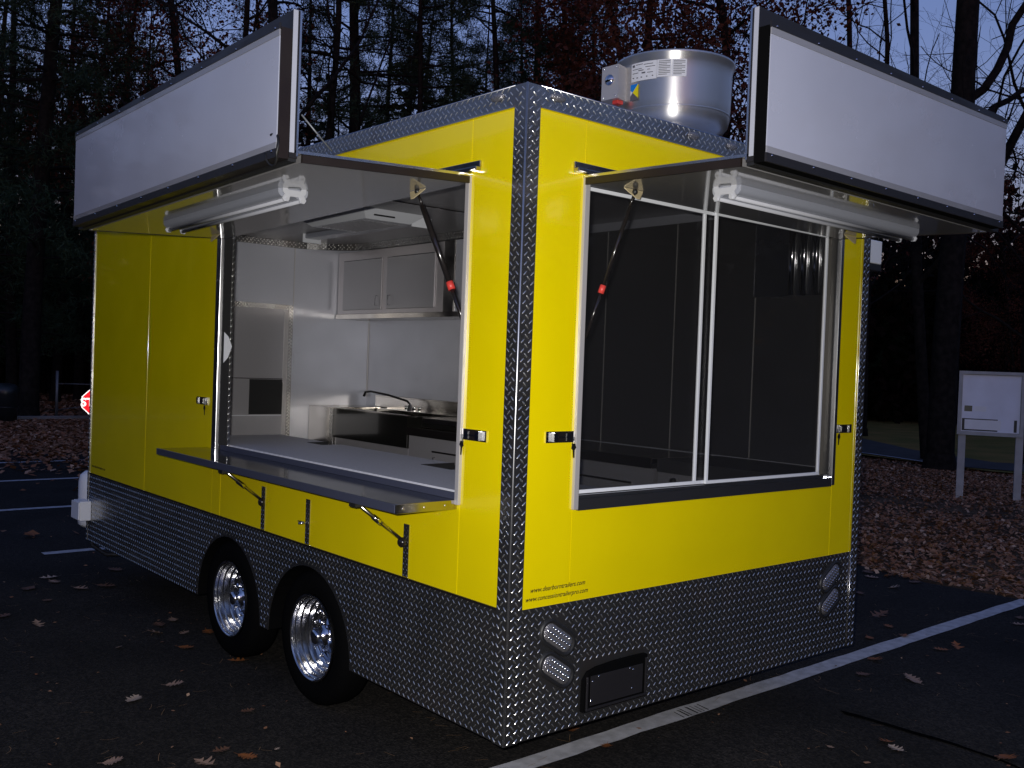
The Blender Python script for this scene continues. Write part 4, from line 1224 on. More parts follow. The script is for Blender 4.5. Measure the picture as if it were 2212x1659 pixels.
# ---- rear lights and number plate holder
for lx, lz, s in lights_pos:
    ang = s * R(33)
    def stadium(L_, W_, n=10):
        pts_ = []
        for k in range(n + 1):
            t = -math.pi / 2 + math.pi * k / n
            pts_.append((L_ + W_ * math.cos(t), W_ * math.sin(t)))
        for k in range(n + 1):
            t = math.pi / 2 + math.pi * k / n
            pts_.append((-L_ + W_ * math.cos(t), W_ * math.sin(t)))
        return pts_
    def place(pts_, y, off=(0, 0)):
        return [(lx + (x) * math.cos(ang) - z * math.sin(ang), y, lz + x * math.sin(ang) + z * math.cos(ang)) for x, z in pts_]
    b = MB()
    rings = [place(stadium(0.052, 0.053), -0.0037), place(stadium(0.052, 0.050), -0.012), place(stadium(0.052, 0.040), -0.013), place(stadium(0.052, 0.036), -0.006), place(stadium(0.05, 0.001), -0.004)]
    vr = [[b.bm.verts.new(p) for p in r_] for r_ in rings]
    for A_, B_ in zip(vr, vr[1:]):
        for k in range(len(A_)):
            fc = b.bm.faces.new((A_[k], A_[(k + 1) % len(A_)], B_[(k + 1) % len(A_)], B_[k]))
            fc.smooth = True
    tl_ = b.build("tail_light", M['black'], tr)
    b = MB()
    rings = [place(stadium(0.050, 0.036), -0.0062), place(stadium(0.050, 0.033), -0.0125), place(stadium(0.048, 0.020), -0.0148), place(stadium(0.046, 0.001), -0.0155)]
    vr = [[b.bm.verts.new(p) for p in r_] for r_ in rings]
    for A_, B_ in zip(vr, vr[1:]):
        for k in range(len(A_)):
            fc = b.bm.faces.new((A_[k], A_[(k + 1) % len(A_)], B_[(k + 1) % len(A_)], B_[k]))
            fc.smooth = True
    b.build("lens", M['lens'], tl_)
    r0 = None
    for (ax_, az_) in [(x_ * 0.017, z_ * 0.021) for x_ in range(-4, 5) for z_ in (-1, 0, 1)]:
        p = place([(ax_, az_)], -0.0150)[0]
        if abs(ax_) > 0.06 and az_: continue
        if r0 is None:
            r0 = MB().lathe((0, 0, 0), (0, -1, 0), [(0.0055, 0), (0.004, 0.0022), (0.0001, 0.003)], 8).build("diode", M['chrome'], tl_); q = r0
        else:
            q = bpy.data.objects.new("diode", r0.data); COL.objects.link(q); q.parent = tl_
        q.location = p
pb_ = MB()
ol = [(0.392, 0.342), (0.762, 0.342), (0.765, 0.520), (0.70, 0.522), (0.58, 0.520), (0.47, 0.512), (0.42, 0.500), (0.395, 0.470)]
pb_.prism([(x, -0.0036, z) for x, z in ol], (0, -0.0214, 0))
pbo = pb_.build("plate_holder", M['tyre'], tr)
box("plate_recess", (0.425, -0.0285, 0.365), (0.735, -0.0258, 0.485), M['edge_dark'], pbo, 0.001)
MB().box((0.400, -0.0335, 0.348), (0.757, -0.0258, 0.358), 0.002).box((0.748, -0.0335, 0.3585), (0.757, -0.0258, 0.508), 0.002).box((0.400, -0.0335, 0.3585), (0.409, -0.0258, 0.485), 0.002).build("holder_rim", M['edge_dark'], pbo)
for x_, z_ in ((0.47, 0.478), (0.435, 0.462), (0.655, 0.478), (0.675, 0.470), (0.43, 0.385), (0.67, 0.392)):
    MB().lathe((x_, -0.0285, z_), (0, -1, 0), [(0.0045, 0), (0.003, 0.002), (0.0001, 0.0025)], 8).build("screw", M['chrome'], pbo)

# ---- lettering
def text(body, loc, size, rot, width, parent, sp=1.0):
    cu_ = bpy.data.curves.new("lettering", 'FONT')
    cu_.body = body
    cu_.size = size
    cu_.shear = 0.35
    cu_.extrude = 0.0002
    cu_.offset = 0.00025
    cu_.space_character = sp
    cu_.resolution_u = 3
    o = bpy.data.objects.new("tmp", cu_)
    COL.objects.link(o)
    bpy.context.view_layer.update()
    dg = bpy.context.evaluated_depsgraph_get()
    me = bpy.data.meshes.new_from_object(o.evaluated_get(dg))
    bpy.data.objects.remove(o)
    xs_ = [v.co.x for v in me.vertices]
    k = width / (max(xs_) - min(xs_))
    mm = Matrix.Translation(loc) @ rot.to_4x4() @ Matrix.Diagonal((k, max(k, 0.8), 1, 1))
    me.transform(mm)
    me.materials.clear()
    return link("lettering", me, M['gloss_black'], parent)
rear_rot = Matrix(((1, 0, 0), (0, 0, -1), (0, 1, 0)))
side_rot = Matrix(((0, 0, -1), (-1, 0, 0), (0, 1, 0)))
text("www.dearborntrailers.com", (0.103, -0.0010, 0.8545), 0.032, rear_rot, 0.292, tr)
text("www.concessiontrailerpro.com", (0.080, -0.0010, 0.8215), 0.030, rear_rot, 0.332, tr)
text("www.dearborntrailers.com", (-0.0010, 4.80, 0.845), 0.030, side_rot, 0.29, tr)

# ---- roof exhaust fan
FX, FY = 1.70, 0.76
fan = MB().box((FX - 0.22, FY - 0.22, 2.760), (FX + 0.22, FY + 0.22, 2.93), 0.01).build("exhaust_fan", M['alu'], tr)
ft = MB().lathe((FX, FY, 0), (0, 0, 1), [(0.16, 2.93), (0.18, 2.955), (0.225, 2.968), (0.268, 2.992), (0.292, 3.025), (0.301, 3.065), (0.304, 3.12), (0.3065, 3.26), (0.308, 3.30), (0.314, 3.325), (0.321, 3.340), (0.323, 3.348), (0.320, 3.353), (0.310, 3.335), (0.302, 3.28), (0.29, 3.05), (0.16, 2.99)], 96).build("fan_bowl", M['spun'], fan, sharp=R(60))
MB().lathe((FX, FY, 0), (0, 0, 1), [(0.3025, 3.070), (0.3055, 3.075), (0.3035, 3.080)], 96).build("bowl_seam", M['spun'], fan)
MB().lathe((FX, FY, 0), (0, 0, 1), [(0.12, 3.0), (0.13, 3.22), (0.10, 3.28), (0.0001, 3.30)], 40).build("motor_cover", M['spun'], fan)
def on_bowl(th0, th1, z0, z1, name, mt, r_=0.3082, n=14, parent=fan):
    b = MB()
    A_, B_ = [], []
    for k in range(n + 1):
        t = R(th0 + (th1 - th0) * k / n)
        A_.append(b.bm.verts.new((FX + r_ * math.cos(t), FY + r_ * math.sin(t), z0)))
        B_.append(b.bm.verts.new((FX + (r_ + 0.0012) * math.cos(t), FY + (r_ + 0.0012) * math.sin(t), z1)))
    for k in range(n):
        b.bm.faces.new((A_[k], A_[k + 1], B_[k + 1], B_[k]))
    return b.build(name, mt, parent)
LT, LBm = 3.308, 3.212
on_bowl(-185, -156.3, LBm, LT, "spec_label", M['label'])
on_bowl(-156, -142.3, LBm + 0.006, LT, "spec_label", M['label'])
on_bowl(-142, -128, LBm + 0.006, LT, "spec_label", M['label'])
for (t0_, t1_) in ((-154.5, -143.5), (-140.5, -129.5)):
    for q in range(9):
        zz = 3.296 - q * 0.0085
        on_bowl(t0_, t1_ - (3 if q % 3 == 2 else 0), zz, zz + 0.0028, "label_print", M['print_'], 0.3098, 5)
for (t0, t1, zz, hh) in ((-183.5, -180.5, 3.286, 0.012), (-179, -171, 3.294, 0.003), (-170, -160, 3.290, 0.003), (-183, -172, 3.272, 0.003), (-168, -158, 3.276, 0.003), (-176, -170, 3.262, 0.004), (-166, -163, 3.262, 0.003), (-183, -176, 3.252, 0.003), (-172, -168, 3.246, 0.007), (-166, -160, 3.246, 0.003), (-183, -181, 3.228, 0.005), (-178, -176, 3.226, 0.005), (-173, -171.5, 3.226, 0.005), (-167, -165.5, 3.226, 0.005), (-161, -159.5, 3.226, 0.005)):
    on_bowl(t0, t1, zz, zz + hh, "label_print", M['print_'], 0.3098, 4)
def on_bowl_tri(pts, name, mt):
    b = MB()
    b.bm.faces.new([b.bm.verts.new((FX + 0.3092 * math.cos(R(t)), FY + 0.3092 * math.sin(R(t)), z)) for t, z in pts])
    return b.build(name, mt, fan)
s0, s1, z0_, z1_, zm = -185.5, -175.5, 3.115, 3.200, 3.158
on_bowl_tri([(s0, z1_), (s0, zm + 0.012), (-182.5, zm), (s1, z1_)], "warning_sticker", M['blue'])
on_bowl_tri([(s1, z1_), (-182.5, zm), (s1, z0_ + 0.01)], "warning_sticker", M['ylw'])
on_bowl_tri([(s0, zm + 0.012), (s0, z0_ + 0.025), (-182.5, zm)], "warning_sticker", M['label'])
on_bowl_tri([(s0, z0_ + 0.025), (s0, z0_), (s1, z0_), (s1, z0_ + 0.010), (-182.5, zm)], "warning_sticker", M['print_'])
# switch box standing off the bowl
N0, L0, R0 = Vector((1.317, 0.810, 0)), Vector((1.314, 0.925, 0)), Vector((1.441, 0.840, 0))
B0 = L0 + R0 - N0
zl, zh_ = 3.125, 3.300
jbo = MB().hexa([(p.x, p.y, zl) for p in (N0, R0, B0, L0)] + [(p.x, p.y, zh_) for p in (N0, R0, B0, L0)]).build("switch_box", M['alu_white'], fan)
cface = (N0 + L0) / 2
MB().lathe(cface + Vector((-0.0005, 0, 3.225)), (-1, -0.03, 0), [(0.030, 0.0), (0.028, 0.010), (0.014, 0.018), (0.0001, 0.020)], 20).build("switch_knob", M['chrome'], fan)
for z in (3.285, 3.14):
    for t in (0.12, 0.88):
        p = N0.lerp(L0, t)
        MB().lathe((p.x - 0.0005, p.y, z), (-1, 0, 0), [(0.005, 0), (0.003, 0.003), (0.0001, 0.004)], 8).build("screw", M['chrome'], fan)
box("red_grommet", (1.34, 0.83, 3.104), (1.385, 0.87, 3.1245), M['red'], fan, 0.004)
MB().tube([(1.39, 0.87, 3.12), (1.40, 0.87, 2.98), (1.42, 0.85, 2.80)], 0.010, 8).build("conduit", M['wire'], fan)

# ---- things on the trailer's front and far side
pt_ = MB().lathe((0.125, 5.16, 0), (0, 0, 1), [(0.0001, 0.33), (0.07, 0.335), (0.10, 0.36), (0.105, 0.40), (0.105, 0.69), (0.095, 0.74), (0.06, 0.77), (0.0001, 0.78)], 32).build("propane_tank", M['white'], tr)
MB().lathe((0.155, 5.16, 0), (0, 0, 1), [(0.03, 0.765), (0.03, 0.80), (0.001, 0.80)], 20).build("tank_collar", M['white'], pt_)
MB().tube([(0.155, 5.16, 0.79), (0.20, 5.14, 0.84), (0.3, 5.0, 0.86)], 0.012, 8).build("gas_hose", M['black'], pt_)
ib = box("inlet_box", (-0.085, 4.775, 0.445), (-0.004, 4.935, 0.590), M['white'], tr, 0.006)
box("inlet_lid", (-0.098, 4.770, 0.455), (-0.0855, 4.94, 0.585), M['white'], ib, 0.004)
box("tongue", (1.10, TL, 0.36), (1.22, 6.3, 0.46), M['black'], tr)
box("tongue", (0.15, TL, 0.36), (2.3, 4.96, 0.44), M['black'], tr)
MB().tube([(0.02, 4.93, 0.44), (0.03, 4.90, 0.34), (0.04, 4.86, 0.24), (0.10, 4.72, 0.19), (0.25, 4.6, 0.2)], 0.016, 8).build("drain_hose", M['black'], tr)
wl_ = box("side_lamp", (TW + 0.008, 0.005, 2.335), (TW + 0.145, 0.16, 2.46), M['white'], tr, 0.006)
box("lamp_base", (TW + 0.008, 0.010, 2.300), (TW + 0.150, 0.17, 2.334), M['black'], wl_)

# ------------------------------------------------------------------ notice board, stop sign, bin, gate
def post_box(name, x, y, z0, z1, hx, d, nrm, mt, par):
    return None
nb = thing("notice_board", (12.35, 3.68, -0.02), "white notice board in a grey frame on two posts right of the trailer", "notice board")
A = Vector((12.225, 4.02, 0)); B = Vector((12.625, 3.26, 0))
d = (B - A).normalized(); nn = Vector((d.y, -d.x, 0))
if nn.dot(CAM - A) < 0: nn = -nn
Lb = (B - A).length
def nbx(a0, a1, z0, z1, n0, n1, name, mt, par=None):
    pts = [A + d * a + nn * q + Vector((0, 0, z)) for a, z, q in ((a0, z0, n0), (a1, z0, n0), (a1, z0, n1), (a0, z0, n1), (a0, z1, n0), (a1, z1, n0), (a1, z1, n1), (a0, z1, n1))]
    return MB().hexa(pts).build(name, mt, par or nb)
nbx(0.0, 0.10, -0.3, 0.935, -0.1, -0.02, "post", M['post'])
nbx(Lb - 0.09, Lb + 0.01, -0.3, 0.925, -0.1, -0.02, "post", M['post'])
bd = nbx(-0.02, Lb, 0.925, 1.865, -0.10, -0.03, "board", M['post'])
pp = nbx(0.03, Lb - 0.05, 0.975, 1.815, -0.0295, -0.0275, "board_sheet", M['board'])
nbx(-0.025, 0.022, 0.92, 1.87, -0.03, 0.012, "frame_rail", M['post'])
nbx(Lb - 0.042, Lb + 0.005, 0.92, 1.87, -0.03, 0.012, "frame_rail", M['post'])
nbx(0.0222, Lb - 0.0422, 1.825, 1.87, -0.03, 0.012, "frame_rail", M['post'])
nbx(0.0222, Lb - 0.0422, 0.92, 0.965, -0.03, 0.012, "frame_rail", M['post'])
nbx(0.04, 0.52, 0.985, 1.165, -0.0270, -0.0255, "notice_backing", M['black'])
nbx(0.075, 0.56, 1.005, 1.150, -0.0250, -0.0240, "paper_notice", M['label'])
nbx(0.735, 0.775, 0.985, 1.165, -0.0270, -0.0255, "dark_strip", M['black'])
nbx(0.065, 0.17, 1.27, 1.355, -0.0270, -0.0255, "printed_picture", M['bin'])
nbx(0.20, 0.36, 1.275, 1.35, -0.0270, -0.0260, "paper_notice", M['label'])

# octagonal stop sign on a post
D_ = Vector((0.28736829, 0.95782016, 0)).normalized()
sr = Vector((D_.y, -D_.x, 0))
SC = Vector((0, 0, 0)) 
sgn = 0.381
# left corner of the sign sits where its ray from the viewpoint leads, 29 m away
base = Vector((CAM.x, CAM.y, 0)) + Vector((0.28737, 0.95782, 0)).normalized() * 25.2 + sr * 0.075
SC = base + sr * 0.33 + Vector((0, 0, 0.46))
ss = thing("stop_sign", (SC.x, SC.y, 0), "red octagonal stop sign half hidden behind the trailer's left end", "stop sign")
ux, uz = sr, Vector((0, 0, 1))
def octo(r_, off):
    return [SC + ux * (r_ * math.cos(R(22.5 + 45 * k))) + uz * (r_ * math.sin(R(22.5 + 45 * k))) - D_ * off for k in range(8)]
MB().prism(octo(0.330, 0.0), D_ * 0.004).build("sign_border", M['retro_white'], ss)
b = MB(); b.bm.faces.new([b.bm.verts.new(p) for p in octo(0.307, 0.002)]); b.build("sign_plate", M['retro_red'], ss)
MB().tube([SC + D_ * 0.03 + uz * 0.25, SC + D_ * 0.03 - uz * 0.6], 0.02, 8).build("sign_post", M['wire'], ss)
cu_ = bpy.data.curves.new("t", 'FONT'); cu_.body = "STOP"; cu_.size = 0.27; cu_.align_x = 'CENTER'; cu_.offset = 0.008; cu_.space_character = 1.0
o = bpy.data.objects.new("tmp", cu_); COL.objects.link(o); bpy.context.view_layer.update()
me = bpy.data.meshes.new_from_object(o.evaluated_get(bpy.context.evaluated_depsgraph_get())); bpy.data.objects.remove(o)
rm_ = Matrix((ux, uz, -D_)).transposed().to_4x4(); rm_.translation = SC - D_ * 0.005 - uz * 0.095
me.transform(Matrix.Translation(Vector()) @ rm_)
me.materials.clear()
link("sign_lettering", me, M['retro_white'], ss)

bn = thing("litter_bin", (3.35, 21.3, 0), "dark round litter bin with a domed lid at the far kerb", "bin")
bc = Vector((3.30, 21.3, 0))
MB().lathe(bc, (0, 0, 1), [(0.0001, 0.0), (0.24, 0.0), (0.27, 0.62), (0.275, 0.64), (0.275, 0.66)], 28).build("bin_body", M['bin'], bn)
MB().lathe(bc, (0, 0, 1), [(0.285, 0.64), (0.29, 0.70), (0.27, 0.78), (0.20, 0.85), (0.10, 0.88), (0.0001, 0.885)], 28).build("bin_lid", M['bin'], bn)
MB().lathe(bc, (0, 0, 1), [(0.268, 0.34), (0.275, 0.35), (0.268, 0.36)], 28).build("bin_band", M['bin'], bn)
gt = thing("wire_barrier", (4.9, 22.9, 0), "thin metal post and rails of a barrier beside the litter bin", "barrier")
g0 = Vector((4.75, 22.6, 0)); g1 = Vector((8.2, 21.4, 0))
MB().tube([g0, g0 + Vector((0, 0, 1.15))], 0.035, 8).build("post", M['wire'], gt)
MB().tube([g1, g1 + Vector((0, 0, 1.15))], 0.035, 8).build("post", M['wire'], gt)
MB().tube([g0 + Vector((0, 0, 0.84)), g1 + Vector((0, 0, 0.84))], 0.014, 6).build("rail", M['wire'], gt)
MB().tube([g0 + Vector((0, 0, 0.20)), g1 + Vector((0, 0, 0.75))], 0.012, 6).build("rail", M['wire'], gt)

# ------------------------------------------------------------------ trees
def tubes_np(S, sides=5):
    """S: list of (p0, p1, r0, r1)"""
    if not len(S): return np.zeros((0, 3)), np.zeros((0, 4), int)
    A = np.array([s[0] for s in S], float); B_ = np.array([s[1] for s in S], float)
    r0 = np.array([s[2] for s in S]); r1 = np.array([s[3] for s in S])
    d_ = B_ - A
    d_ /= np.linalg.norm(d_, axis=1, keepdims=True) + 1e-9
    ref = np.where(np.abs(d_[:, 2:3]) < 0.9, np.array([[0, 0, 1.0]]), np.array([[1.0, 0, 0]]))
    x = np.cross(d_, ref); x /= np.linalg.norm(x, axis=1, keepdims=True) + 1e-9
    y = np.cross(x, d_)
    t = np.arange(sides) * 2 * np.pi / sides
    ring = np.cos(t)[None, :, None] * x[:, None] + np.sin(t)[None, :, None] * y[:, None]
    V0 = A[:, None] + ring * r0[:, None, None]
    V1 = B_[:, None] + ring * r1[:, None, None]
    V = np.concatenate([V0, V1], 1).reshape(-1, 3)
    k = np.arange(sides); k2 = (k + 1) % sides
    f = np.stack([k, k2, k2 + sides, k + sides], -1)
    F = (f[None] + (np.arange(len(S)) * 2 * sides)[:, None, None]).reshape(-1, 4)
    return V, F

def vec_rot(d, ang, az):
    d = Vector(d); ref = Vector((0, 0, 1)) if abs(d.z) < 0.9 else Vector((1, 0, 0))
    x = d.cross(ref).normalized(); y = x.cross(d)
    return (d * math.cos(ang) + (x * math.cos(az) + y * math.sin(az)) * math.sin(ang)).normalized()

def make_broadleaf(seed, height, r_base, first, lean=(0, 0), maxd=4, straight=1.0, leafy=False, bdens=1.0, sag=0.0):
    rd = random.Random(seed)
    trunk, twig, tips = [], [], []
    def grow(p, d, L, r, dep):
        n = max(3, int(L / (0.55 if dep <= 1 else 0.3)))
        if dep >= 3: n = 3
        seg = L / n
        for i in range(n):
            wob = 0.10 * straight if dep == 0 else 0.22
            d = (d + Vector((rd.gauss(0, wob), rd.gauss(0, wob), rd.gauss(0, wob) + (0.05 if dep else 0.02) - sag * (dep > 1))) * (seg / 0.6) ** 0.5 * (0.35 if dep == 0 else 0.8)).normalized()
            q = p + d * seg
            r1 = max(r * (1 - 0.55 / n) if dep else r * (1 - 0.62 / n), 0.003)
            (trunk if dep <= 1 and r > 0.035 else twig).append((tuple(p), tuple(q), r, r1))
            frac = (i + 1) / n
            if dep < maxd:
                if dep == 0:
                    if q.z > first and rd.random() < 0.75 * bdens:
                        grow(q, vec_rot(d, R(rd.uniform(40, 75)), rd.uniform(0, 6.283)), L * rd.uniform(0.22, 0.36) * (1.1 - 0.55 * frac), r1 * rd.uniform(0.28, 0.5), 1)
                else:
                    if frac > 0.2 and rd.random() < 0.85 * bdens:
                        grow(q, vec_rot(d, R(rd.uniform(25, 60)), rd.uniform(0, 6.283)), L * rd.uniform(0.35, 0.6), r1 * rd.uniform(0.45, 0.65), dep + 1)
            p, r = q, r1
        tips.append(tuple(p))
        if leafy and dep >= 2: tips.append(tuple(p - d * seg))
    grow(Vector((0, 0, -0.2)), Vector((lean[0], lean[1], 1)).normalized(), height, r_base, 0)
    # root flare
    trunk.append(((0, 0, -0.25), (0, 0, 0.35), r_base * 1.5, r_base * 1.02))
    return trunk, twig, tips

def make_pine(seed, height, r_base, first, dens=1.0):
    rd = random.Random(seed)
    trunk, twig, tips = [], [], []
    p = Vector((0, 0, -0.2)); d = Vector((0, 0, 1)); n = int(height / 0.8)
    trunk.append(((0, 0, -0.25), (0, 0, 0.35), r_base * 1.4, r_base))
    for i in range(n):
        d = (d + Vector((rd.gauss(0, 0.012), rd.gauss(0, 0.012), 0))).normalized()
        q = p + d * (height / n)
        f = i / n
        r0 = r_base * (1 - f * 0.9); r1 = r_base * (1 - (i + 1) / n * 0.9)
        trunk.append((tuple(p), tuple(q), r0, r1))
        if q.z > first:
            for k in range(rd.randint(3, 6)):
                az = rd.uniform(0, 6.283)
                L = (1 - f) ** 0.6 * rd.uniform(1.6, 3.9) * (0.75 if q.z < first + 2 else 1)
                bd_ = Vector((math.cos(az), math.sin(az), rd.uniform(-0.15, 0.30))).normalized()
                bp = p.lerp(q, rd.random()); br = 0.022 + 0.012 * L
                m_ = max(3, int(L / 0.4))
                bare = rd.random() < 0.18 and q.z < first + 3
                for j in range(m_):
                    bd_ = (bd_ + Vector((rd.gauss(0, 0.1), rd.gauss(0, 0.1), rd.gauss(0, 0.05)))).normalized()
                    bq = bp + bd_ * (L / m_)
                    twig.append((tuple(bp), tuple(bq), br * (1 - j / m_) + 0.004, br * (1 - (j + 1) / m_) + 0.004))
                    if j >= 1 and not bare:
                        for s_ in range(int(rd.uniform(2.0, 5.0) * dens)):
                            sdv = vec_rot(bd_, R(rd.uniform(30, 75)), rd.uniform(0, 6.283))
                            sL = rd.uniform(0.2, 0.6)
                            sq = bq + sdv * sL
                            twig.append((tuple(bq), tuple(sq), 0.006, 0.003))
                            tips.append(tuple(sq)); tips.append(tuple(bq.lerp(sq, 0.55)))
                    bp = bq
        p = q
    return trunk, twig, tips

def needles_np(tips, rd_, per=13, L=0.24, w=0.013):
    T_ = np.array(tips); n = len(T_) * per
    P_ = np.repeat(T_, per, 0) + rd_.normal(0, 0.09, (n, 3))
    d_ = rd_.normal(0, 1, (n, 3)); d_[:, 2] += 0.3
    d_ /= np.linalg.norm(d_, axis=1, keepdims=True)
    s = np.cross(d_, rd_.normal(0, 1, (n, 3))); s /= np.linalg.norm(s, axis=1, keepdims=True) + 1e-9
    L_ = L * rd_.uniform(0.6, 1.2, (n, 1))
    V = np.stack([P_ - s * w, P_ + s * w, P_ + d_ * L_], 1).reshape(-1, 3)
    return V, np.arange(n * 3).reshape(-1, 3)

def leaves_np(tips, rd_, per=6, spread=0.16, s=0.05):
    T_ = np.array(tips); n = len(T_) * per
    P_ = np.repeat(T_, per, 0) + rd_.normal(0, spread, (n, 3))
    a = rd_.normal(0, 1, (n, 3)); a /= np.linalg.norm(a, axis=1, keepdims=True)
    b_ = np.cross(a, rd_.normal(0, 1, (n, 3))); b_ /= np.linalg.norm(b_, axis=1, keepdims=True)
    s_ = s * rd_.uniform(0.6, 1.4, (n, 1))
    V = np.stack([P_ - a * s_, P_ + b_ * s_ * 0.6, P_ + a * s_, P_ - b_ * s_ * 0.6], 1).reshape(-1, 3)
    return V, np.arange(n * 4).reshape(-1, 4)

def np_mesh(name, V, F, mt, smooth=False):
    o = mesh_np(name, V, F, mt, smooth=smooth)
    me_ = o.data
    bpy.data.objects.remove(o)
    return me_

VAR = {}
def variant(key, kind, seed, **kw):
    r2 = np.random.default_rng(seed)
    if kind == 'pine':
        tk, tw, tips = make_pine(seed, **kw)
        fol = np_mesh("needles", *needles_np(tips, r2), M['needle'])
    else:
        per = kw.pop('per', 0)
        tk, tw, tips = make_broadleaf(seed, leafy=per > 0, **kw)
        fol = None
        if per:
            tt = [t for t in tips if t[2] > 2.5]
            fol = np_mesh("leaves", *leaves_np(tt, r2, per, 0.26, 0.052), M['redleaf'])
    V1, F1 = tubes_np(tk, 8)
    V2, F2 = tubes_np(tw, 3)
    VAR[key] = (np_mesh("trunk", V1, F1, M['bark'], True), np_mesh("branches", V2, F2, M['twig'], True), fol)
    print("TREE", key, len(F1), len(F2) * 1, 0 if fol is None else len(fol.polygons))

variant('pineA', 'pine', 1, height=19, r_base=0.20, first=2.4)
variant('pineB', 'pine', 2, height=17, r_base=0.16, first=1.6)
variant('pineC', 'pine', 3, height=21, r_base=0.24, first=4.0)
variant('redA', 'red', 4, height=14, r_base=0.15, first=2.0, maxd=4, bdens=1.15, per=9)
variant('redB', 'red', 5, height=13, r_base=0.12, first=1.8, maxd=4, bdens=1.15, per=9)
variant('bareA', 'bare', 6, height=15, r_base=0.12, first=3.0, maxd=4, bdens=0.9)
variant('bareB', 'bare', 7, height=17, r_base=0.15, first=3.2, maxd=4, bdens=0.8)
variant('bigA', 'bare', 12, height=24, r_base=0.26, first=3.6, maxd=4, bdens=0.55, lean=(0.0, 0.0), straight=0.15)
variant('bigB', 'bare', 21, height=17, r_base=0.13, first=3.6, maxd=4, bdens=0.6, lean=(-0.070, 0.060), straight=0.2)

def tree(name, key, x, y, s, rz, label, cat, group=None):
    t = thing(name, (x, y, float(ground_height(np.array(x), np.array(y)))), label, cat, group)
    t.rotation_euler = (0, 0, rz)
    t.scale = (s, s, s)
    tk, tw, fol = VAR[key]
    for nm, me_ in (("trunk", tk), ("branches", tw), ("crown", fol)):
        if me_ is None: continue
        o = bpy.data.objects.new(nm, me_)
        COL.objects.link(o); o.parent = t
    return t
#TREES-BEGIN
tree("bare_tree", "bigA", 16.25, 6.23, 1.00, 3.67, "thickest bare trunk behind the notice board, rising past the rear signboard", "tree")
tree("bare_tree", "bigB", 17.77, 7.22, 1.00, 0.0, "slimmer bare trunk just left of the thickest one, behind the rear signboard", "tree")
tree("bare_tree", "bareB", 18.95, 5.8, 0.62, 5.68, "thin bare tree directly behind the notice board posts", "tree")
tree("bare_tree", "bareA", 23.68, 12.08, 0.90, 4.28, "thin bare tree rising left of the two thick trunks", "tree")
tree("bare_tree", "bareB", 26.57, 15.04, 0.95, 5.83, "thin bare tree over the left half of the rear signboard", "tree")
tree("bare_tree", "bareA", 27.43, 17.4, 0.95, 5.38, "bare tree between the red crown by the exhaust fan and the rear signboard", "tree")
tree("bare_tree", "bareB", 22.93, 6.6, 1.00, 6.22, "bare tree at the right picture edge above the notice board", "tree")
tree("bare_tree", "bareA", 33.79, 14.3, 1.00, 4.22, "far slender bare tree seen between the two thick trunks", "tree")
tree("red_oak", "redA", 17.51, 12.36, 1.05, 1.02, "oak with deep red leaves rising behind the exhaust fan", "tree")
tree("red_oak", "redB", 18.98, 15.32, 1.05, 5.40, "dull red oak above the left side of the exhaust fan", "tree")
tree("red_oak", "redA", 9.4, 24.82, 1.05, 6.06, "red leaved oak above the middle of the side signboard", "tree")
tree("red_oak", "redB", 32.77, 11.65, 0.62, 5.68, "low dark red tree at the right edge under the sky gap", "tree")
tree("bare_tree", "bareB", 7.65, 16.81, 1.00, 3.57, "bare tree with leaning limbs above the side signboard's tall end", "tree")
tree("bare_tree", "bareA", 9.42, 18.13, 0.95, 4.48, "bare tree just right of the side signboard's tall end", "tree")
tree("bare_tree", "bareA", 9.5, 22.58, 1.00, 1.33, "bare tree behind the upper half of the side signboard", "tree")
tree("pine", "pineC", 4.06, 22.42, 1.00, 5.22, "tall dark pine, thickest trunk left of the side signboard", "tree")
tree("pine", "pineB", 4.68, 26.39, 1.00, 3.60, "dark pine at the left picture edge", "tree")
tree("pine", "pineA", 8.02, 31.7, 0.90, 1.79, "dark pine trunk close beside the trailer's left end", "tree")
tree("pine", "pineB", 6.78, 29.98, 1.00, 0.40, "slim pine between the thick pine and the trailer", "tree")
tree("pine", "pineC", 12.68, 22.01, 1.10, 0.56, "one of the dark pines massed behind the trailer roof, left of the exhaust fan", "tree", "dark pines standing behind the trailer roof")
tree("pine", "pineA", 16.34, 25.61, 0.95, 0.95, "one of the dark pines massed behind the trailer roof, left of the exhaust fan", "tree", "dark pines standing behind the trailer roof")
tree("pine", "pineB", 13.73, 20.13, 0.96, 2.61, "one of the dark pines massed behind the trailer roof, left of the exhaust fan", "tree", "dark pines standing behind the trailer roof")
tree("pine", "pineA", 17.61, 23.49, 0.86, 3.86, "one of the dark pines massed behind the trailer roof, left of the exhaust fan", "tree", "dark pines standing behind the trailer roof")
tree("pine", "pineA", 16.09, 19.58, 0.94, 3.68, "one of the dark pines massed behind the trailer roof, left of the exhaust fan", "tree", "dark pines standing behind the trailer roof")
tree("pine", "pineC", 20.79, 23.46, 1.07, 6.16, "one of the dark pines massed behind the trailer roof, left of the exhaust fan", "tree", "dark pines standing behind the trailer roof")
tree("pine", "pineC", 18.26, 19.0, 0.91, 0.23, "one of the dark pines massed behind the trailer roof, left of the exhaust fan", "tree", "dark pines standing behind the trailer roof")
tree("pine", "pineA", 21.87, 21.06, 0.87, 3.77, "one of the dark pines massed behind the trailer roof, left of the exhaust fan", "tree", "dark pines standing behind the trailer roof")
tree("pine", "pineA", 18.95, 16.87, 1.09, 6.10, "one of the dark pines massed behind the trailer roof, left of the exhaust fan", "tree", "dark pines standing behind the trailer roof")
tree("pine", "pineB", 16.46, 30.23, 1.00, 0.98, "one of the dark pines massed behind the trailer roof, left of the exhaust fan", "tree", "dark pines standing behind the trailer roof")
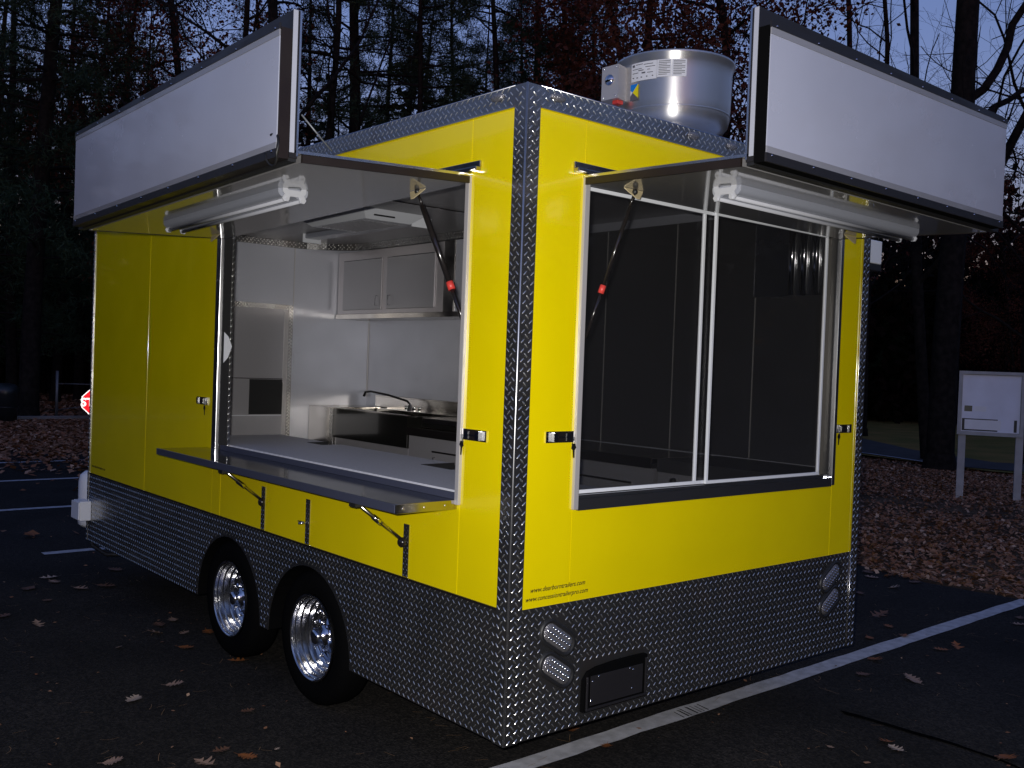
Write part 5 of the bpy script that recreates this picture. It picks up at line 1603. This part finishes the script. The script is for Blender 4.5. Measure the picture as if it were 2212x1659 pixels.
tree("pine", "pineA", 20.09, 32.71, 1.09, 2.13, "one of the dark pines massed behind the trailer roof, left of the exhaust fan", "tree", "dark pines standing behind the trailer roof")
tree("pine", "pineB", 20.26, 30.21, 1.09, 5.63, "one of the dark pines massed behind the trailer roof, left of the exhaust fan", "tree", "dark pines standing behind the trailer roof")
tree("pine", "pineB", 22.51, 31.06, 0.94, 5.46, "one of the dark pines massed behind the trailer roof, left of the exhaust fan", "tree", "dark pines standing behind the trailer roof")
tree("pine", "pineB", 22.52, 28.53, 1.01, 3.74, "one of the dark pines massed behind the trailer roof, left of the exhaust fan", "tree", "dark pines standing behind the trailer roof")
tree("pine", "pineC", 24.98, 29.09, 0.88, 6.11, "one of the dark pines massed behind the trailer roof, left of the exhaust fan", "tree", "dark pines standing behind the trailer roof")
tree("pine", "pineC", 23.99, 25.96, 0.92, 3.98, "one of the dark pines massed behind the trailer roof, left of the exhaust fan", "tree", "dark pines standing behind the trailer roof")
tree("pine", "pineC", 26.32, 26.51, 0.91, 1.89, "one of the dark pines massed behind the trailer roof, left of the exhaust fan", "tree", "dark pines standing behind the trailer roof")
tree("pine", "pineB", 13.94, 27.06, 0.98, 3.44, "one of the dark pines massed behind the trailer roof, left of the exhaust fan", "tree", "dark pines standing behind the trailer roof")
tree("pine", "pineA", 3.12, 23.67, 1.00, 6.20, "one of the pines in the dark wood behind the side signboard", "tree", "pines of the dark wood left of the trailer")
tree("pine", "pineB", 3.42, 29.72, 0.81, 3.87, "one of the pines in the dark wood behind the side signboard", "tree", "pines of the dark wood left of the trailer")
tree("pine", "pineC", 8.82, 31.45, 0.83, 3.98, "one of the pines in the dark wood behind the side signboard", "tree", "pines of the dark wood left of the trailer")
tree("pine", "pineB", 11.14, 34.88, 0.92, 4.27, "one of the pines in the dark wood behind the side signboard", "tree", "pines of the dark wood left of the trailer")
tree("pine", "pineB", 11.65, 32.55, 0.95, 1.75, "one of the pines in the dark wood behind the side signboard", "tree", "pines of the dark wood left of the trailer")
tree("pine", "pineB", 13.96, 33.74, 0.81, 0.38, "one of the pines in the dark wood behind the side signboard", "tree", "pines of the dark wood left of the trailer")
tree("pine", "pineC", 13.61, 29.48, 0.81, 2.32, "one of the pines in the dark wood behind the side signboard", "tree", "pines of the dark wood left of the trailer")
tree("pine", "pineC", 6.63, 38.25, 0.91, 3.72, "one of the pines in the dark wood behind the side signboard", "tree", "pines of the dark wood left of the trailer")
tree("pine", "pineB", 8.99, 39.74, 0.84, 1.16, "one of the pines in the dark wood behind the side signboard", "tree", "pines of the dark wood left of the trailer")
tree("bare_tree", "bareB", 33.28, 22.99, 0.96, 1.66, "one of the distant bare trees behind the rear signboard", "tree", "bare trees of the far wood on the right")
tree("bare_tree", "bareB", 36.38, 22.0, 0.78, 5.11, "one of the distant bare trees behind the rear signboard", "tree", "bare trees of the far wood on the right")
tree("bare_tree", "bareA", 37.43, 18.2, 0.83, 1.40, "one of the distant bare trees behind the rear signboard", "tree", "bare trees of the far wood on the right")
tree("bare_tree", "bareB", 40.52, 13.82, 0.81, 1.18, "one of the distant bare trees behind the rear signboard", "tree", "bare trees of the far wood on the right")
tree("bare_tree", "bareB", 35.63, 9.66, 0.91, 0.61, "one of the distant bare trees behind the rear signboard", "tree", "bare trees of the far wood on the right")
tree("pine", "pineB", 34.37, 17.56, 0.50, 5.96, "one of the low dark evergreens under the rear signboard on the right", "tree", "dark pines low behind the rear signboard")
tree("pine", "pineB", 38.74, 17.84, 0.51, 1.41, "one of the low dark evergreens under the rear signboard on the right", "tree", "dark pines low behind the rear signboard")
tree("pine", "pineB", 43.08, 18.03, 0.53, 6.03, "one of the low dark evergreens under the rear signboard on the right", "tree", "dark pines low behind the rear signboard")
tree("pine", "pineB", 41.92, 15.69, 0.43, 4.66, "one of the low dark evergreens under the rear signboard on the right", "tree", "dark pines low behind the rear signboard")
tree("pine", "pineB", 38.76, 12.8, 0.45, 3.57, "one of the low dark evergreens under the rear signboard on the right", "tree", "dark pines low behind the rear signboard")
tree("pine", "pineB", 38.61, 22.2, 0.46, 4.94, "one of the low dark evergreens under the rear signboard on the right", "tree", "dark pines low behind the rear signboard")
tree("pine", "pineB", 36.66, 23.39, 0.42, 6.01, "one of the low dark evergreens under the rear signboard on the right", "tree", "dark pines low behind the rear signboard")
#TREES-END

# ------------------------------------------------------------------ deep woods all round (stuff)
def woods(name, n_tr, n_leaf, r0, r1, az0, az1, zmax, seed, label, leaf=0.22, hmax=17):
    r2 = np.random.default_rng(seed)
    S = []
    for i in range(n_tr):
        a = r2.uniform(az0, az1); r_ = r2.uniform(r0, r1)
        x, y = CAM.x + r_ * math.cos(a), CAM.y + r_ * math.sin(a)
        h = r2.uniform(hmax * 0.5, hmax); rb = r2.uniform(0.06, 0.2)
        lx, ly = r2.normal(0, 0.4, 2)
        S.append(((x, y, -0.2), (x + lx, y + ly, h), rb, rb * 0.06))
        for k in range(10):
            t = r2.uniform(0.15, 0.97); L = r2.uniform(0.8, 2.6) * (1.15 - t); aa = r2.uniform(0, 6.283)
            p = np.array([x + lx * t, y + ly * t, h * t])
            S.append((tuple(p), tuple(p + np.array([math.cos(aa) * L, math.sin(aa) * L, r2.uniform(0, 1.2)])), 0.03, 0.008))
    V1, F1 = tubes_np(S, 4)
    m_ = n_leaf // 12
    a = r2.uniform(az0, az1, m_); r_ = r2.uniform(r0, r1, m_)
    z = zmax * r2.beta(1.1, 2.0, m_)
    Pc = np.stack([CAM.x + r_ * np.cos(a), CAM.y + r_ * np.sin(a), z], -1)
    V2, F2 = leaves_np(Pc, r2, 12, 0.45, leaf)
    V = np.concatenate([V1, V2]); F = np.concatenate([F1, F2 + len(V1)])
    return tag(mesh_np(name, V, F, M['brush']), label, "woods", kind='stuff')
woods("far_woods", 190, 85000, 38, 62, R(37), R(92), 13, 31, "dark dense woods far behind the trailer's left and middle")
woods("far_woods", 45, 60000, 40, 62, R(8), R(37), 9.5, 33, "lower dark woods far behind the rear signboard and notice board", hmax=11)
woods("surrounding_woods", 240, 90000, 38, 60, R(92), R(368), 13, 32, "dark woods ringing the parking lot behind the photographer", leaf=0.45)
